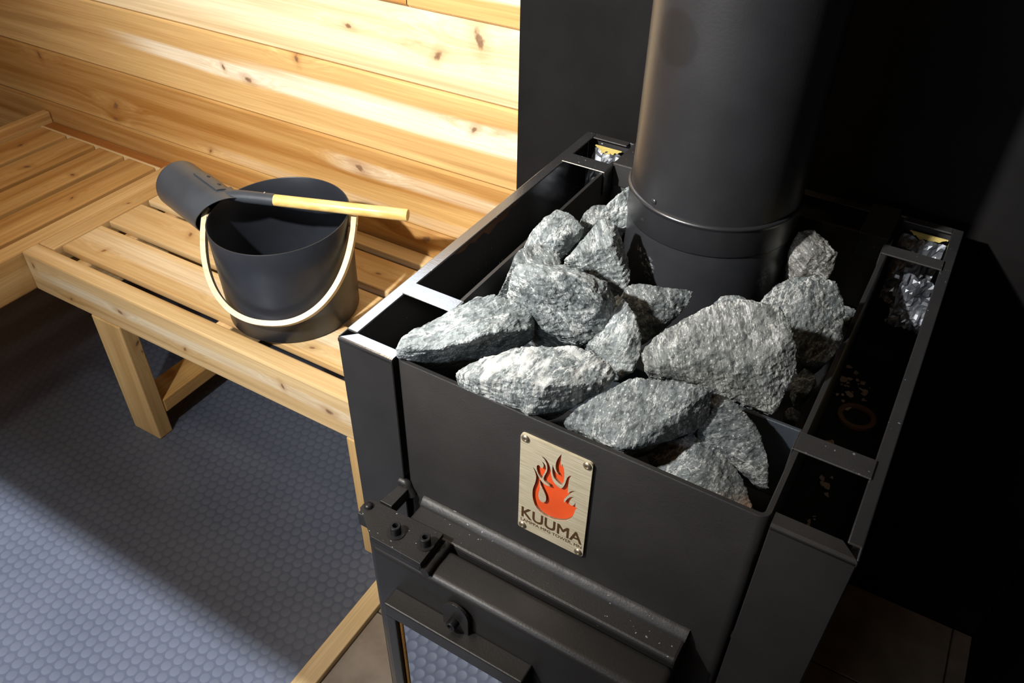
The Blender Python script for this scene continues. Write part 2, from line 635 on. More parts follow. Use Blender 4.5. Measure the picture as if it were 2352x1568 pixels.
for zi in range(8):
    for xa, xb in (((XL, WX0), (WX1, XR)) if 1 <= zi <= 4 else ((XL, XR),)):
      boards.append((0.905 + 0.141 * zi, 0.905 + 0.141 * (zi + 1), xa, xb, (0.45, 0.22, 0.06), (0.72, 0.47, 0.20), ((-1.2 + 0.21 * zi, 0.98 + 0.141 * zi, 0.012), (-0.3 + 0.07 * zi, 0.95 + 0.141 * zi, 0.010)), ((-1.0, -0.6, 0.93 + 0.141 * zi, 1.01 + 0.141 * zi, 0.5),)))
for k, (z0, z1, x0, x1, dk, lt, kn, sp) in enumerate(boards):
    cx, cz = (x0 + x1) / 2, (z0 + z1) / 2
    m = wood(dk, lt, knots=[(a - cx, b - cz, r) for a, b, r in kn], seed=k + 3,
             sap=[(a - cx, b - cx, c - cz, d - cz, e) for a, b, c, d, e in sp])
    wall_board(z0, z1, x0, x1, m, wall_back)

# unseen window, added so the flanges reflect sky: wooden frame and one pane
fm = wood((0.5, 0.27, 0.09), (0.78, 0.55, 0.27), seed=190)
bm = bmesh.new()
for a, b in (((WX0, YW - 0.012, WZ0), (WX1, YW + 0.03, WZ0 + 0.03)), ((WX0, YW - 0.012, WZ1 - 0.03), (WX1, YW + 0.03, WZ1)), ((WX0, YW - 0.012, WZ0 + 0.03), (WX0 + 0.03, YW + 0.03, WZ1 - 0.03)), ((WX1 - 0.03, YW - 0.012, WZ0 + 0.03), (WX1, YW + 0.03, WZ1 - 0.03))):
    box(bm, a, b, 0.002, 1)
window = structure(obj('added_window_1', bm, fm))
pt = NT('added_pane_glass')
tr = pt.n('ShaderNodeBsdfTransparent')
gl = pt.n('ShaderNodeBsdfGlossy')
gl.inputs['Roughness'].default_value = 0.01
mx = pt.n('ShaderNodeMixShader')
mx.inputs[0].default_value = 0.08
pt.l(tr.outputs[0], mx.inputs[1])
pt.l(gl.outputs[0], mx.inputs[2])
pt.l(mx.outputs[0], pt.t.nodes['Material Output'].inputs[0])
bm = bmesh.new()
box(bm, (WX0 + 0.03, YW + 0.008, WZ0 + 0.03), (WX1 - 0.03, YW + 0.012, WZ1 - 0.03))
obj('pane', bm, pt.m, window)

PLAINW = wood((0.42, 0.20, 0.05), (0.68, 0.43, 0.17), seed=200)


def plain_wall(name, a, b):
    bm = bmesh.new()
    box(bm, a, b)
    return structure(obj(name, bm, PLAINW))


# cabin walls and ceiling that lie outside the picture
plain_wall('wall_left', (XL - 0.05, YF, FZ), (XL, YW + 0.03, ZC))
plain_wall('ceiling', (XL, YF, ZC), (XR, YW + 0.03, ZC + 0.05))
bm = bmesh.new()
DX0, DX1, DZ, DZ0 = -1.25, 0.15, 1.528, 1.10
box(bm, (XL, YF - 0.06, FZ), (DX0, YF, ZC))
box(bm, (DX1, YF - 0.06, FZ), (XR + 0.05, YF, ZC))
box(bm, (DX0, YF - 0.06, DZ), (DX1, YF, ZC))
box(bm, (DX0, YF - 0.06, FZ), (DX1, YF, DZ0))
structure(obj('wall_front', bm, PLAINW))
bm = bmesh.new()
box(bm, (XR, YF, FZ), (XR + 0.05, YW + 0.03, ZC))
structure(obj('wall_right', bm, SHIELD))

# black sheet-metal heat shield on the back wall behind the stove
bm = bmesh.new()
box(bm, (-0.1409, YW - 0.016, FZ + 0.009), (XR - 0.002, YW - 0.0005, ZC - 0.01), 0.001, 1)
tag(obj('heat_shield', bm, SHIELD), 'tall flat matt black metal heat shield on the back wall behind the stove', 'panel')

# ------------------------------------------------------------------ benches


def plank(name, x0, x1, y0, y1, z0, z1, parent, along='x', knots=(), seed=0, dk=(0.54, 0.32, 0.115), lt=(0.82, 0.62, 0.34), sap=(), bevel=0.003, across=None):
    """a planed board whose grain runs along x or y; knots given in world coordinates"""
    cx, cy, cz = (x0 + x1) / 2, (y0 + y1) / 2, (z0 + z1) / 2
    hx, hy, hz = (x1 - x0) / 2, (y1 - y0) / 2, (z1 - z0) / 2
    if along == 'y':
        hx, hy = hy, hx
    elif along == 'z':
        hx, hz = hz, hx
    bm = bmesh.new()
    box(bm, (-hx, -hy, -hz), (hx, hy, hz), bevel, 2)
    ac = across or 'y'
    kk = []
    for a, b, r in knots:
        if along == 'x':
            kk.append((a - cx, b - (cy if ac == 'y' else cz), r))
        elif along == 'y':
            kk.append((b - cy, -(a - cx), r))
        else:
            kk.append((a, b, r))
    m = wood(dk, lt, knots=kk, seed=seed, across=ac, sap=sap)
    o = obj(name, bm, m, parent)
    o.location = (cx, cy, cz)
    if along == 'y':
        o.rotation_euler = (0, 0, math.pi / 2)
    elif along == 'z':
        o.rotation_euler = (0, math.pi / 2, 0)
    return o


BX0, BX1 = -1.036, -0.15
bench = thing('bench', 'pale slatted wooden bench along the back wall, with the black bucket on it', 'bench')
plank('front_rail', BX0, BX1, 0.2135, 0.2500, 0.1958, ZB, bench, across='z', seed=31,
      knots=((-1.012, 0.262, 0.008), (-0.765, 0.243, 0.007), (-0.92, 0.215, 0.006), (-0.36, 0.25, 0.007), (-0.26, 0.24, 0.009), (-0.6, 0.225, 0.006)), sap=((-0.5, -0.3, -0.012, 0.012, 0.6),), bevel=0.004)
plank('end_rail', -1.034, -0.990, 0.2515, 0.6285, 0.2480, ZB - 0.0004, bench, 'y', seed=32, knots=((-1.01, 0.45, 0.005),))
slats = ((0.2670, 0.3620, ((-0.90, 0.30, 0.007), (-0.53, 0.292, 0.010), (-0.35, 0.285, 0.007)), ((-0.6, -0.2, -0.012, 0.035, 0.5),)),
         (0.3790, 0.4640, ((-0.80, 0.43, 0.008), (-0.30, 0.40, 0.008)), ()),
         (0.4810, 0.5680, ((-0.39, 0.52, 0.007), (-0.8, 0.55, 0.006)), ()),
         (0.5860, 0.6230, ((-0.60, 0.60, 0.006),), ()))
for k, (a, b, kn, sp) in enumerate(slats):
    plank('slat', -0.985, BX1, a, b, 0.2713, ZB, bench, seed=40 + k, knots=kn, sap=sp)
for k, x in enumerate((-0.94, -0.56, -0.19)):
    plank('cleat', x, x + 0.035, 0.2505, 0.6280, 0.2000, 0.2710, bench, 'y', seed=50 + k)
for k, x in enumerate((-0.873, -0.232)):
    plank('leg', x, x + 0.082, 0.2135, 0.2481, FZ, 0.1955, bench, 'z', seed=60 + k, knots=((-0.10 + 0.05 * k, 0.008, 0.007), (-0.075, 0.012, 0.004)), lt=(0.74, 0.50, 0.22), across='y')
    plank('leg', x, x + 0.082, 0.5900, 0.6246, FZ, 0.1995, bench, 'z', seed=64 + k)
    plank('stretcher', x + 0.012, x + 0.082, 0.2483, 0.5898, -0.0620, -0.0270, bench, 'y', seed=68 + k, dk=(0.45, 0.22, 0.06), lt=(0.66, 0.40, 0.14))

bench2 = thing('bench', 'slatted wooden bench along the left wall, its slats pointing at the back wall', 'bench')
plank('side_rail', -1.0782, -1.0365, -0.70, 0.6285, 0.1958, ZB, bench2, 'y', seed=70, dk=(0.50, 0.27, 0.08), lt=(0.76, 0.53, 0.25), bevel=0.004)
plank('side_rail', -1.5260, -1.5035, -0.70, 0.6285, 0.1958, ZB + 0.026, bench2, 'y', seed=71, dk=(0.48, 0.25, 0.07), lt=(0.74, 0.50, 0.22), bevel=0.003)
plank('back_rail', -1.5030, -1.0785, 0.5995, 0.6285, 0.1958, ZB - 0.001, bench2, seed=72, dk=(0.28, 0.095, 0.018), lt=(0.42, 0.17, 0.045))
plank('cleat', -1.5030, -1.0785, 0.5930, 0.5990, 0.2200, ZB - 0.0005, bench2, seed=73, dk=(0.6, 0.4, 0.17), lt=(0.82, 0.62, 0.34), bevel=0.001)
for k, (a, b, kn) in enumerate(((-1.1800, -1.0910, ((-1.13, 0.40, 0.007),)), (-1.2840, -1.1985, ((-1.22, 0.47, 0.008),)), (-1.3880, -1.3015, ((-1.34, 0.44, 0.010),)), (-1.4990, -1.4060, ((-1.45, 0.50, 0.010),)))):
    plank('slat', a, b, -0.69, 0.5925, 0.2713, ZB, bench2, 'y', seed=80 + k, knots=kn, dk=(0.42, 0.20, 0.050), lt=(0.68, 0.43, 0.165))
for k, y in enumerate((-0.66, -0.05, 0.56)):
    plank('cleat', -1.5030, -1.0785, y, y + 0.035, 0.2000, 0.2710, bench2, seed=86 + k)
for k, (x, y) in enumerate(((-1.52, -0.69), (-1.08, -0.69), (-1.52, 0.585))):
    plank('leg', x, x + 0.04, y, y + 0.04, FZ, 0.1955, bench2, 'z', seed=95 + k)

# ------------------------------------------------------------------ stove (local frame: origin under its front left top corner)
stove = thing('sauna_stove', 'black steel wood-fired stove with an open stone box, brass plate and glass door', 'stove', (0, 0, 0), PSI)
Y0 = 0.003
SX0, SX1 = 0.0708, 0.4488      # stone box outside
CZ0 = FZ + 0.05


def rounded_rect(x0, x1, y0, y1, r, n=6):
    pts = []
    for cx, cy, a0 in ((x0 + r, y0 + r, 180), (x1 - r, y0 + r, 270)):
        for k in range(n + 1):
            a = math.radians(a0 + 90 * k / n)
            pts.append((cx + r * math.cos(a), cy + r * math.sin(a)))
    pts += [(x1, y1), (x0, y1)]
    return pts


# stone box: one bent plate wall with rounded front corners, open at the top
bm = bmesh.new()
outer = rounded_rect(SX0, SX1, Y0, 0.500, 0.010)
inner = rounded_rect(SX0 + 0.0058, SX1 - 0.0058, Y0 + 0.0058, 0.4945, 0.0045)
n = len(outer)
lv = [[bm.verts.new((p[0], p[1], z)) for p in pts] for pts, z in ((outer, CZ0), (outer, H - 0.0012), ([(p[0] * 0.85 + q[0] * 0.15, p[1] * 0.85 + q[1] * 0.15) for p, q in zip(outer, inner)], H), ([(p[0] * 0.15 + q[0] * 0.85, p[1] * 0.15 + q[1] * 0.85) for p, q in zip(outer, inner)], H), (inner, H - 0.0012), (inner, CZ0))]
for A, B in zip(lv, lv[1:] + lv[:1]):
    for i in range(n):
        bm.faces.new((A[i], A[(i + 1) % n], B[(i + 1) % n], B[i]))
stone_box = auto_smooth(obj('stone_box', bm, STEEL, stove), 40)

bm = bmesh.new()
box(bm, (SX0 + 0.006, Y0 + 0.006, CZ0 + 0.01), (SX1 - 0.006, 0.4940, 0.555))
obj('firebox', bm, INNER, stove)
bm = bmesh.new()
box(bm, (SX0 + 0.006, 0.1277, 0.5552), (SX1 - 0.006, 0.1320, 0.650), 0.0008, 1)
obj('divider_plate', bm, BLUED, stove)
for (x, y) in ((0.03, 0.03), (0.45, 0.03), (0.03, 0.50), (0.45, 0.50)):
    bm = bmesh.new()
    box(bm, (x, y, FZ + 0.0079), (x + 0.04, y + 0.04, CZ0 + 0.002))
    obj('foot', bm, STEEL, stove)


# air-jacket casing: folded sheet with an inward flange along the top
def folded(name, pts_list, mat=FLANGE, bevel=0.0012):
    bm = bmesh.new()
    for a, b in pts_list:
        box(bm, a, b, bevel, 2)
    return obj(name, bm, mat, stove)


T = 0.0022
# side jackets: outer sheet, front sheet and flanges; every flange is folded from its sheet
for side in (0, 1):
    if side == 0:
        xo, xi, s = 0.0, 0.0695, 1
    else:
        xo, xi, s = 0.5200, 0.4505, -1
    fw = 0.0145 if side == 0 else 0.0122

    def bx(a, b):
        return ((min(a[0], b[0]), a[1], a[2]), (max(a[0], b[0]), b[1], b[2]))
    folded('casing_side', [bx((xo, 0.0015, CZ0), (xo + s * T, D, H)), bx((xo, 0.0150, H - T), (xo + s * fw, D - 0.0005, H + 0.0003))])
    # front sheet: its flange is mitred against the side flange
    bm = bmesh.new()
    box(bm, *bx((xo + s * 0.0005, 0.0, CZ0), (xi, T, H - 0.003)), 0.0008, 1)
    # rounded fold along the top edge
    fold = [(0.0, H - 0.006), (0.0, H - 0.0022), (0.0007, H - 0.0007), (0.0022, H), (0.0150, H), (0.0150, H - T), (0.0025, H - T), (0.0022, H - 0.006)]
    lo = [bm.verts.new((xo + s * (0.0006 + p[0]), p[0], p[1])) for p in fold]
    hi = [bm.verts.new((xi, p[0], p[1])) for p in fold]
    for i in range(len(fold)):
        bm.faces.new((lo[i], lo[(i + 1) % len(fold)], hi[(i + 1) % len(fold)], hi[i]))
    bm.faces.new(lo)
    bm.faces.new(hi)
    cf = auto_smooth(obj('casing_front', bm, STEEL, stove), 15)
    if side == 0:
        cf.data.materials.append(FLANGE)
        for p in cf.data.polygons:
            if p.normal.z > 0.9:
                p.material_index = 1
    # webs across the air channel, their inner lips folded down over the stone-box wall
    webs = ((0.0935, 0.1160), (0.4600, 0.4870)) if side == 0 else ((0.0900, 0.1150), (0.4575, 0.4795))
    for (ya, yb) in webs:
        bm = bmesh.new()
        xa = xo + s * (fw - 0.002)
        xb = xi + s * 0.0078
        box(bm, *bx((xa, ya, H + 0.0002), (xb, yb, H + 0.0022)), 0.0006, 1)
        box(bm, *bx((xb - s * 0.0004, ya, H - 0.034), (xb + s * 0.0014, yb, H + 0.0020)), 0.0006, 1)
        obj('jacket_web', bm, FLANGE if side == 0 else STEEL_DUSTY, stove)

# rear jacket
folded('casing_back', [((0.0025, D - T, CZ0), (0.5175, D, H)), ((0.0150, D - 0.0140, H - T), (0.0690, D, H + 0.0003)), ((0.0745, D - 0.0140, H - T), (0.4460, D, H + 0.0003)), ((0.4510, D - 0.0140, H - T), (0.5080, D, H + 0.0003))], STEEL_DUSTY)
for xa in (0.0770, 0.4100):
    bm = bmesh.new()
    box(bm, (xa, 0.4915, H + 0.0004), (xa + 0.0345, 0.5745, H + 0.0026), 0.0006, 1)
    box(bm, (xa, 0.4905, H - 0.030), (xa + 0.0345, 0.4925, H + 0.0024), 0.0006, 1)
    obj('jacket_web', bm, STEEL_DUSTY, stove)
# floors of the air channels
for xa, xb in ((0.0025, 0.0705), (0.4492, 0.5175)):
    bm = bmesh.new()
    box(bm, (xa, 0.003, 0.4870), (xb, D - 0.003, 0.4890))
    obj('channel_floor', bm, INNER, stove)


# crumpled foil of the insulation in the corners of the jacket, and its yellow wool edge
def crumple(x0, x1, y_at, z0, z1, seed, nx=14, nz=16, amp=0.010, lean=0.0):
    bm = bmesh.new()
    g = []
    for j in range(nz + 1):
        row = []
        for i in range(nx + 1):
            u, v = i / nx, j / nz
            q = Vector((u * 3.1 + seed, v * 2.6, seed * 0.7))
            d = noise.noise(q) * 0.6 + abs(noise.noise(q * 2.7)) * 0.7 - 0.2
            row.append(bm.verts.new((x0 + (x1 - x0) * u + 0.003 * noise.noise(q * 3), y_at - amp * (0.6 + d) - lean * (1 - v), z0 + (z1 - z0) * v + 0.004 * noise.noise(q * 2 + Vector((5, 0, 0))))))
        g.append(row)
    for j in range(nz):
        for i in range(nx):
            bm.faces.new((g[j][i], g[j][i + 1], g[j + 1][i + 1], g[j + 1][i]))
    return obj('insulation_foil', bm, FOIL, stove)


crumple(0.018, 0.068, D - 0.012, 0.560, 0.645, 1.3, lean=0.03)
crumple(0.455, 0.506, D - 0.012, 0.560, 0.645, 4.1, lean=0.03)
crumple(0.474, 0.512, 0.466, 0.590, 0.645, 7.7, amp=0.014, lean=0.03)


def wool(name, pts0, pts1):
    """thin ragged strip between two rows of points"""
    bm = bmesh.new()
    rnd = random.Random(len(pts0) * 31 + int(pts0[0][0] * 1000))
    m = 22
    A, B = [], []
    for k in range(m + 1):
        t = k / m
        a = Vector(pts0[0]).lerp(Vector(pts0[1]), t)
        b = Vector(pts1[0]).lerp(Vector(pts1[1]), t)
        env = max(0.12, math.sin(math.pi * t)) * (0.7 + 0.6 * rnd.random())
        A.append(bm.verts.new(a))
        B.append(bm.verts.new(a.lerp(b, env)))
    A2 = [bm.verts.new(v.co + Vector(pts0[2])) for v in A]
    B2 = [bm.verts.new(v.co + Vector(pts0[2])) for v in B]
    for k in range(m):
        bm.faces.new((A[k], A[k + 1], B[k + 1], B[k]))
        bm.faces.new((A2[k], B2[k], B2[k + 1], A2[k + 1]))
        bm.faces.new((B[k], B[k + 1], B2[k + 1], B2[k]))
    return obj(name, bm, INSUL, stove)


wool('insulation_edge', ((0.020, D - 0.013, 0.6500), (0.062, D - 0.013, 0.6500), (0, -0.002, 0)), ((0.020, D - 0.015, 0.6405), (0.062, D - 0.015, 0.6415)))
wool('insulation_edge', ((0.462, D - 0.013, 0.650), (0.507, D - 0.013, 0.650), (0, -0.002, 0)), ((0.462, D - 0.015, 0.6410), (0.507, D - 0.015, 0.6430)))
o = wool('insulation_edge', ((0.0052, 0.160, 0.6560), (0.0052, 0.400, 0.6560), (0.001, 0, 0)), ((0.0052, 0.160, 0.640), (0.0052, 0.400, 0.640)))
o.data.materials[0] = RUSTRING
wool('insulation_edge', ((0.5150, 0.180, 0.6420), (0.5150, 0.420, 0.6420), (-0.001, 0, 0)), ((0.5130, 0.180, 0.628), (0.5130, 0.420, 0.628)))

# torn paper scraps on the floor of the right air channel: too many and ragged to count
bm = bmesh.new()
rnd = random.Random(5)
for (cx, cy, nsc, sp) in ((0.470, 0.300, 10, 0.012), (0.468, 0.410, 26, 0.024), (0.476, 0.235, 6, 0.010), (0.478, 0.170, 6, 0.010)):
    for k in range(nsc):
        x, y = cx + rnd.gauss(0, sp * 0.5), cy + rnd.gauss(0, sp)
        x = min(max(x, 0.453), 0.512)
        r = rnd.uniform(0.002, 0.0055)
        m = rnd.randint(4, 6)
        a0 = rnd.uniform(0, 6)
        z = 0.4893 + rnd.uniform(0, 0.002)
        bm.faces.new([bm.verts.new((x + r * rnd.uniform(0.5, 1.2) * math.cos(a0 + 6.283 * q / m), y + r * rnd.uniform(0.5, 1.6) * math.sin(a0 + 6.283 * q / m), z + rnd.uniform(0, 0.002))) for q in range(m)])
o = obj('paper_scrap', bm, SCRAP, stove)
o['kind'] = 'stuff'

bm = bmesh.new()
path = [(0.0195 * math.cos(a), 0.0195 * math.sin(a), 0) for a in [2 * math.pi * k / 48 for k in range(49)]]
sweep(bm, path, [(0.0030, -0.002), (0.0030, 0.002), (-0.0030, 0.002), (-0.0030, -0.002)], (0, 0, 1))
ring = tag(obj('ring', bm, RUSTRING), 'thin brown ring lying on the floor of the stove\'s right air channel', 'ring')
cs, sn = math.cos(PSI), math.sin(PSI)


def S(x, y, z):
    return Vector((cs * x - sn * y, sn * x + cs * y, z))


ring.location = S(0.4831, 0.3635, 0.4912)

# ledge above the door, with its weld fillet
bm = bmesh.new()
box(bm, (0.094, -0.0312, 0.425), (0.4125, 0.0035, 0.4590), 0.003, 2)
obj('ledge', bm, STEEL_DUSTY, stove)
bm = bmesh.new()
rn = random.Random(8)
path = [(0.0945 + 0.318 * k / 60, -0.0010, 0.4610 + 0.0006 * rn.random()) for k in range(61)]
sweep(bm, path, [(0.0085 * math.cos(a), 0.0032 * math.sin(a)) for a in [6.283 * k / 10 for k in range(10)]], (0, -0.7, 0.7))
auto_smooth(obj('weld_bead', bm, STEEL_DUSTY, stove), 60)

# door
door_bm = bmesh.new()
box(door_bm, (0.0762, -0.0765, -0.02), (0.4150, -0.0345, 0.4570), 0.0085, 4)
door = auto_smooth(obj('door', door_bm, STEEL, stove), 50)
FX0, FX1, FZT, FY = 0.1085, 0.2830, 0.4010, -0.0990
GX0, GX1, GZT = 0.1225, 0.2690, 0.3780
bm = bmesh.new()
# window frame: angle-section surround
box(bm, (FX0, FY, GZT), (FX1, -0.0760, FZT), 0.0016, 2)
box(bm, (FX0, FY, 0.13), (GX0, -0.0760, GZT + 0.002), 0.0016, 2)
box(bm, (GX1, FY, 0.13), (FX1, -0.0760, GZT + 0.002), 0.0016, 2)
box(bm, (FX0, FY, 0.11), (FX1, -0.0760, 0.132), 0.0016, 2)
obj('window_frame', bm, STEEL, door)
bm = bmesh.new()
box(bm, (GX0 + 0.0055, -0.0930, 0.131), (GX1, -0.0905, GZT + 0.001))
obj('glass', bm, GLASS, door)
bm = bmesh.new()
path = [(GX0 + 0.003, -0.0920, 0.131 + (GZT - 0.131) * k / 30) for k in range(31)]
sweep(bm, path, circle_section(0.0028, 8), (0, 1, 0))
obj('gasket_rope', bm, ROPE, door, smooth=True)
# clip lug with its screw
LX, LZ = 0.1930, 0.4010
bm = bmesh.new()
lug = [(LX - 0.0160, LZ), (LX + 0.0160, LZ)] + [(LX + 0.0160 * math.cos(a), LZ + 0.026 + 0.0170 * math.sin(a)) for a in [math.pi * k / 14 for k in range(15)]]
prism(bm, lug, -0.0835, -0.0800, axis='y', bevel=0.0005)
prism(bm, [(LX - 0.012, LZ + 0.002), (LX + 0.012, LZ + 0.002), (LX + 0.012, LZ + 0.022), (LX - 0.012, LZ + 0.022)], -0.0800, -0.0764, axis='y')
obj('clip', bm, STEEL, door)


def socket_screw(name, origin, axis, r, h, parent, mat, washer=None):
    bm = bmesh.new()
    rings(bm, [(r * 0.96, 0), (r, 0.0004), (r, h - 0.0007), (r - 0.0007, h), (r * 0.55, h), (r * 0.52, h - 0.0006), (r * 0.50, h * 0.45)], origin, axis, 24)
    if washer:
        rings(bm, [(washer, -0.0002), (washer, 0.0012), (r * 0.9, 0.0013)], origin, axis, 28)
    o = auto_smooth(obj(name, bm, mat, parent), 40)
    return o


socket_screw('screw', (LX - 0.001, -0.0835, LZ + 0.0135), (0, -1, 0), 0.0060, 0.0085, door, DARKBOLT)

# hinge: top leaf on the door, arm welded to the stove front, pin
bm = bmesh.new()
leaf = [(0.0480, -0.0525), (0.0478, -0.0440), (0.0525, -0.0362), (0.1460, -0.0335), (0.1475, -0.0775), (0.0826, -0.0768)]
prism(bm, leaf, 0.4690, 0.4750, bevel=0.0005)
hinge = obj('hinge', bm, PLATEB, stove)
bm = bmesh.new()
prism(bm, [(0.0605, -0.0330), (0.0762, -0.0330), (0.0772, 0.0032), (0.0655, 0.0032)], 0.4580, 0.4742, bevel=0.0006)
prism(bm, [(0.0465, -0.0560), (0.0465, -0.0365), (0.0605, -0.0325), (0.0762, -0.0325), (0.0762, -0.0560)], 0.4480, 0.4683, bevel=0.0008)
obj('arm', bm, STEEL, hinge)
bm = bmesh.new()
rn = random.Random(3)
path = [(0.0640 + 0.016 * k / 8, 0.0005, 0.4770 - 0.016 * max(0, k - 4) / 4 + 0.0012 * rn.random()) for k in range(9)]
sweep(bm, path, circle_section(0.0052, 10), (0, -1, 0.3))
auto_smooth(obj('weld', bm, STEEL, hinge), 60)
bm = bmesh.new()
path = [(0.1500 + 0.0010 * rn.random(), -0.0340 - 0.042 * k / 12, 0.4595 + 0.0010 * rn.random()) for k in range(13)]
sweep(bm, path, circle_section(0.0058, 10), (0, 0, 1))
auto_smooth(obj('weld', bm, STEEL, hinge), 60)
bm = bmesh.new()
box(bm, (0.0775, -0.0760, 0.4560), (0.1470, -0.0350, 0.4688), 0.003, 2)
obj('spacer', bm, STEEL, hinge)
socket_screw('bolt', (0.1025, -0.0590, 0.4750), (0, 0, 1), 0.0058, 0.0125, hinge, DARKBOLT, 0.0100)
socket_screw('bolt', (0.1380, -0.0545, 0.4750), (0, 0, 1), 0.0058, 0.0125, hinge, DARKBOLT, 0.0095)
bm = bmesh.new()
rings(bm, [(0.0048, -0.03), (0.0048, 0.0030), (0.0038, 0.0042), (0.0015, 0.0047)], (0.0555, -0.0468, 0.4750), (0, 0, 1), 24)
auto_smooth(obj('pin', bm, DARKBOLT, hinge), 50)
# bare mild-steel corner visible behind the hinge
# ------------------------------------------------------------------ name plate


def curve_mesh(name, splines, depth):
    cu = bpy.data.curves.new(name, 'CURVE')
    cu.dimensions = '2D'
    cu.fill_mode = 'BOTH'
    cu.extrude = depth / 2
    for pts in splines:
        sp = cu.splines.new('POLY')
        sp.points.add(len(pts) - 1)
        for p, q in zip(sp.points, pts):
            p.co = (q[0], q[1], 0, 1)
        sp.use_cyclic_u = True
    return flat_to_mesh(name, cu)


def flat_to_mesh(name, cu):
    tmp = bpy.data.objects.new(name + '_tmp', cu)
    COL.objects.link(tmp)
    bpy.context.view_layer.update()
    dg = bpy.context.evaluated_depsgraph_get()
    me = bpy.data.meshes.new_from_object(tmp.evaluated_get(dg))
    bpy.data.objects.remove(tmp)
    me.name = name
    return me


def upright(me, x0, y, z0, sx=1.0, sz=1.0, shear=0.0):
    for v in me.vertices:
        x, u, w = v.co
        v.co = (x0 + x * sx, y - w, z0 + u * sz + shear * x * sx)
    me.update()
    return me


FLAMES = (((0.23247, 0.60035), (0.23537, 0.59506), (0.23691, 0.58781), (0.23589, 0.57890), (0.23358, 0.56976), (0.23328, 0.56033), (0.23480, 0.55118), (0.23835, 0.54324), (0.24451, 0.53841), (0.25214, 0.53678), (0.26062, 0.53844), (0.26886, 0.54250), (0.27522, 0.54927), (0.27860, 0.55589), (0.28007, 0.56404), (0.28077, 0.56835), (0.28293, 0.57216), (0.28038, 0.57092), (0.27975, 0.57809), (0.27896, 0.57366), (0.27652, 0.57080), (0.27402, 0.57144), (0.27340, 0.57456), (0.27466, 0.57984), (0.27786, 0.58464), (0.27446, 0.58276), (0.27188, 0.57889), (0.26994, 0.57430), (0.26834, 0.57045), (0.26752, 0.57359), (0.26918, 0.57814), (0.27321, 0.58624), (0.27595, 0.59030), (0.27985, 0.59451), (0.27505, 0.59164), (0.27246, 0.58838), (0.27122, 0.58568), (0.27098, 0.59237), (0.27102, 0.59916), (0.27115, 0.60460), (0.27185, 0.60901), (0.27356, 0.61282), (0.27058, 0.61010), (0.26886, 0.60613), (0.26806, 0.60003), (0.26732, 0.59580), (0.26561, 0.59093), (0.26395, 0.58826), (0.26087, 0.58854), (0.25717, 0.59062), (0.25464, 0.59383), (0.25297, 0.59823), (0.25181, 0.60490), (0.25065, 0.61151), (0.24836, 0.61673), (0.24497, 0.61997), (0.24130, 0.62057), (0.24532, 0.61691), (0.24760, 0.61169), (0.24822, 0.60542), (0.24678, 0.59921), (0.24496, 0.59406), (0.24457, 0.58905), (0.24762, 0.58611), (0.25309, 0.58426), (0.24777, 0.58290), (0.24406, 0.58420), (0.24133, 0.58707), (0.23887, 0.59105), (0.23705, 0.59471), (0.23514, 0.59831)), ((0.23994, 0.61443), (0.24241, 0.61390), (0.24559, 0.61116), (0.24683, 0.60660), (0.24586, 0.60134), (0.24368, 0.59491), (0.24333, 0.58897), (0.24095, 0.59095), (0.23852, 0.59451), (0.23700, 0.59873), (0.23649, 0.60354), (0.23762, 0.60633), (0.23967, 0.60648), (0.24101, 0.60407), (0.24303, 0.60474), (0.24437, 0.60899), (0.24277, 0.61280)), ((0.25324, 0.61605), (0.25328, 0.60579), (0.25481, 0.60002), (0.25735, 0.59644), (0.26106, 0.59384), (0.26419, 0.59251), (0.26593, 0.59872), (0.26630, 0.60698), (0.26576, 0.61392), (0.26440, 0.61964), (0.26273, 0.62268), (0.26315, 0.61916), (0.26135, 0.62083), (0.26127, 0.62877), (0.26166, 0.63524), (0.25852, 0.62846), (0.25657, 0.62088), (0.25635, 0.61422), (0.25788, 0.60854), (0.26089, 0.60530), (0.25727, 0.60685), (0.25493, 0.61075)))
HOLE = ((0.24057, 0.58523), (0.24206, 0.57992), (0.24559, 0.57374), (0.24829, 0.56769), (0.24900, 0.56173), (0.24741, 0.55726), (0.24483, 0.55560), (0.24156, 0.55697), (0.24008, 0.56177), (0.24009, 0.56676), (0.24132, 0.57275), (0.24093, 0.57923))


def smooth_poly(pts, it=2):
    """round the corners a little but keep sharp flame tips"""
    for _ in range(it):
        out = []
        n = len(pts)
        for i in range(n):
            a, b, c = Vector(pts[i - 1]), Vector(pts[i]), Vector(pts[(i + 1) % n])
            if (b - a).length > 1e-9 and (c - b).length > 1e-9 and (b - a).angle(c - b) > math.radians(75):
                out.append(tuple(b))
            else:
                out.append(tuple(b.lerp(a, 0.25)))
                out.append(tuple(b.lerp(c, 0.25)))
        pts = out
    return pts


FL = [smooth_poly(p) for p in FLAMES]
HO = smooth_poly(HOLE)
PX0, PZ0, PW, PH = 0.2182, 0.5010, 0.0752, 0.1385
r = 0.004
plate_outline = [(PX0 + cx + r * math.cos(math.radians(a)), PZ0 + cz + r * math.sin(math.radians(a))) for cx, cz, a0 in ((PW - r, PH - r, 0), (r, PH - r, 90), (r, r, 180), (PW - r, r, 270)) for a in range(a0, a0 + 91, 15)]
me = curve_mesh('nameplate', [plate_outline] + FL, 0.0028)
nameplate = link('nameplate', upright(me, 0, 0.0013, 0), BRASS, stove)
me = curve_mesh('flame_hole', [HO], 0.0028)
link('flame_island', upright(me, 0, 0.0013, 0), BRASS, nameplate)
bm = bmesh.new()
box(bm, (PX0 + 0.003, 0.0027, PZ0 + 0.003), (PX0 + PW - 0.003, 0.00295, PZ0 + PH - 0.003))
obj('flame_emblem', bm, EMBLEM, nameplate)['label'] = 'orange-red flame emblem set into the brass plate'
bm = bmesh.new()
rings_done = []
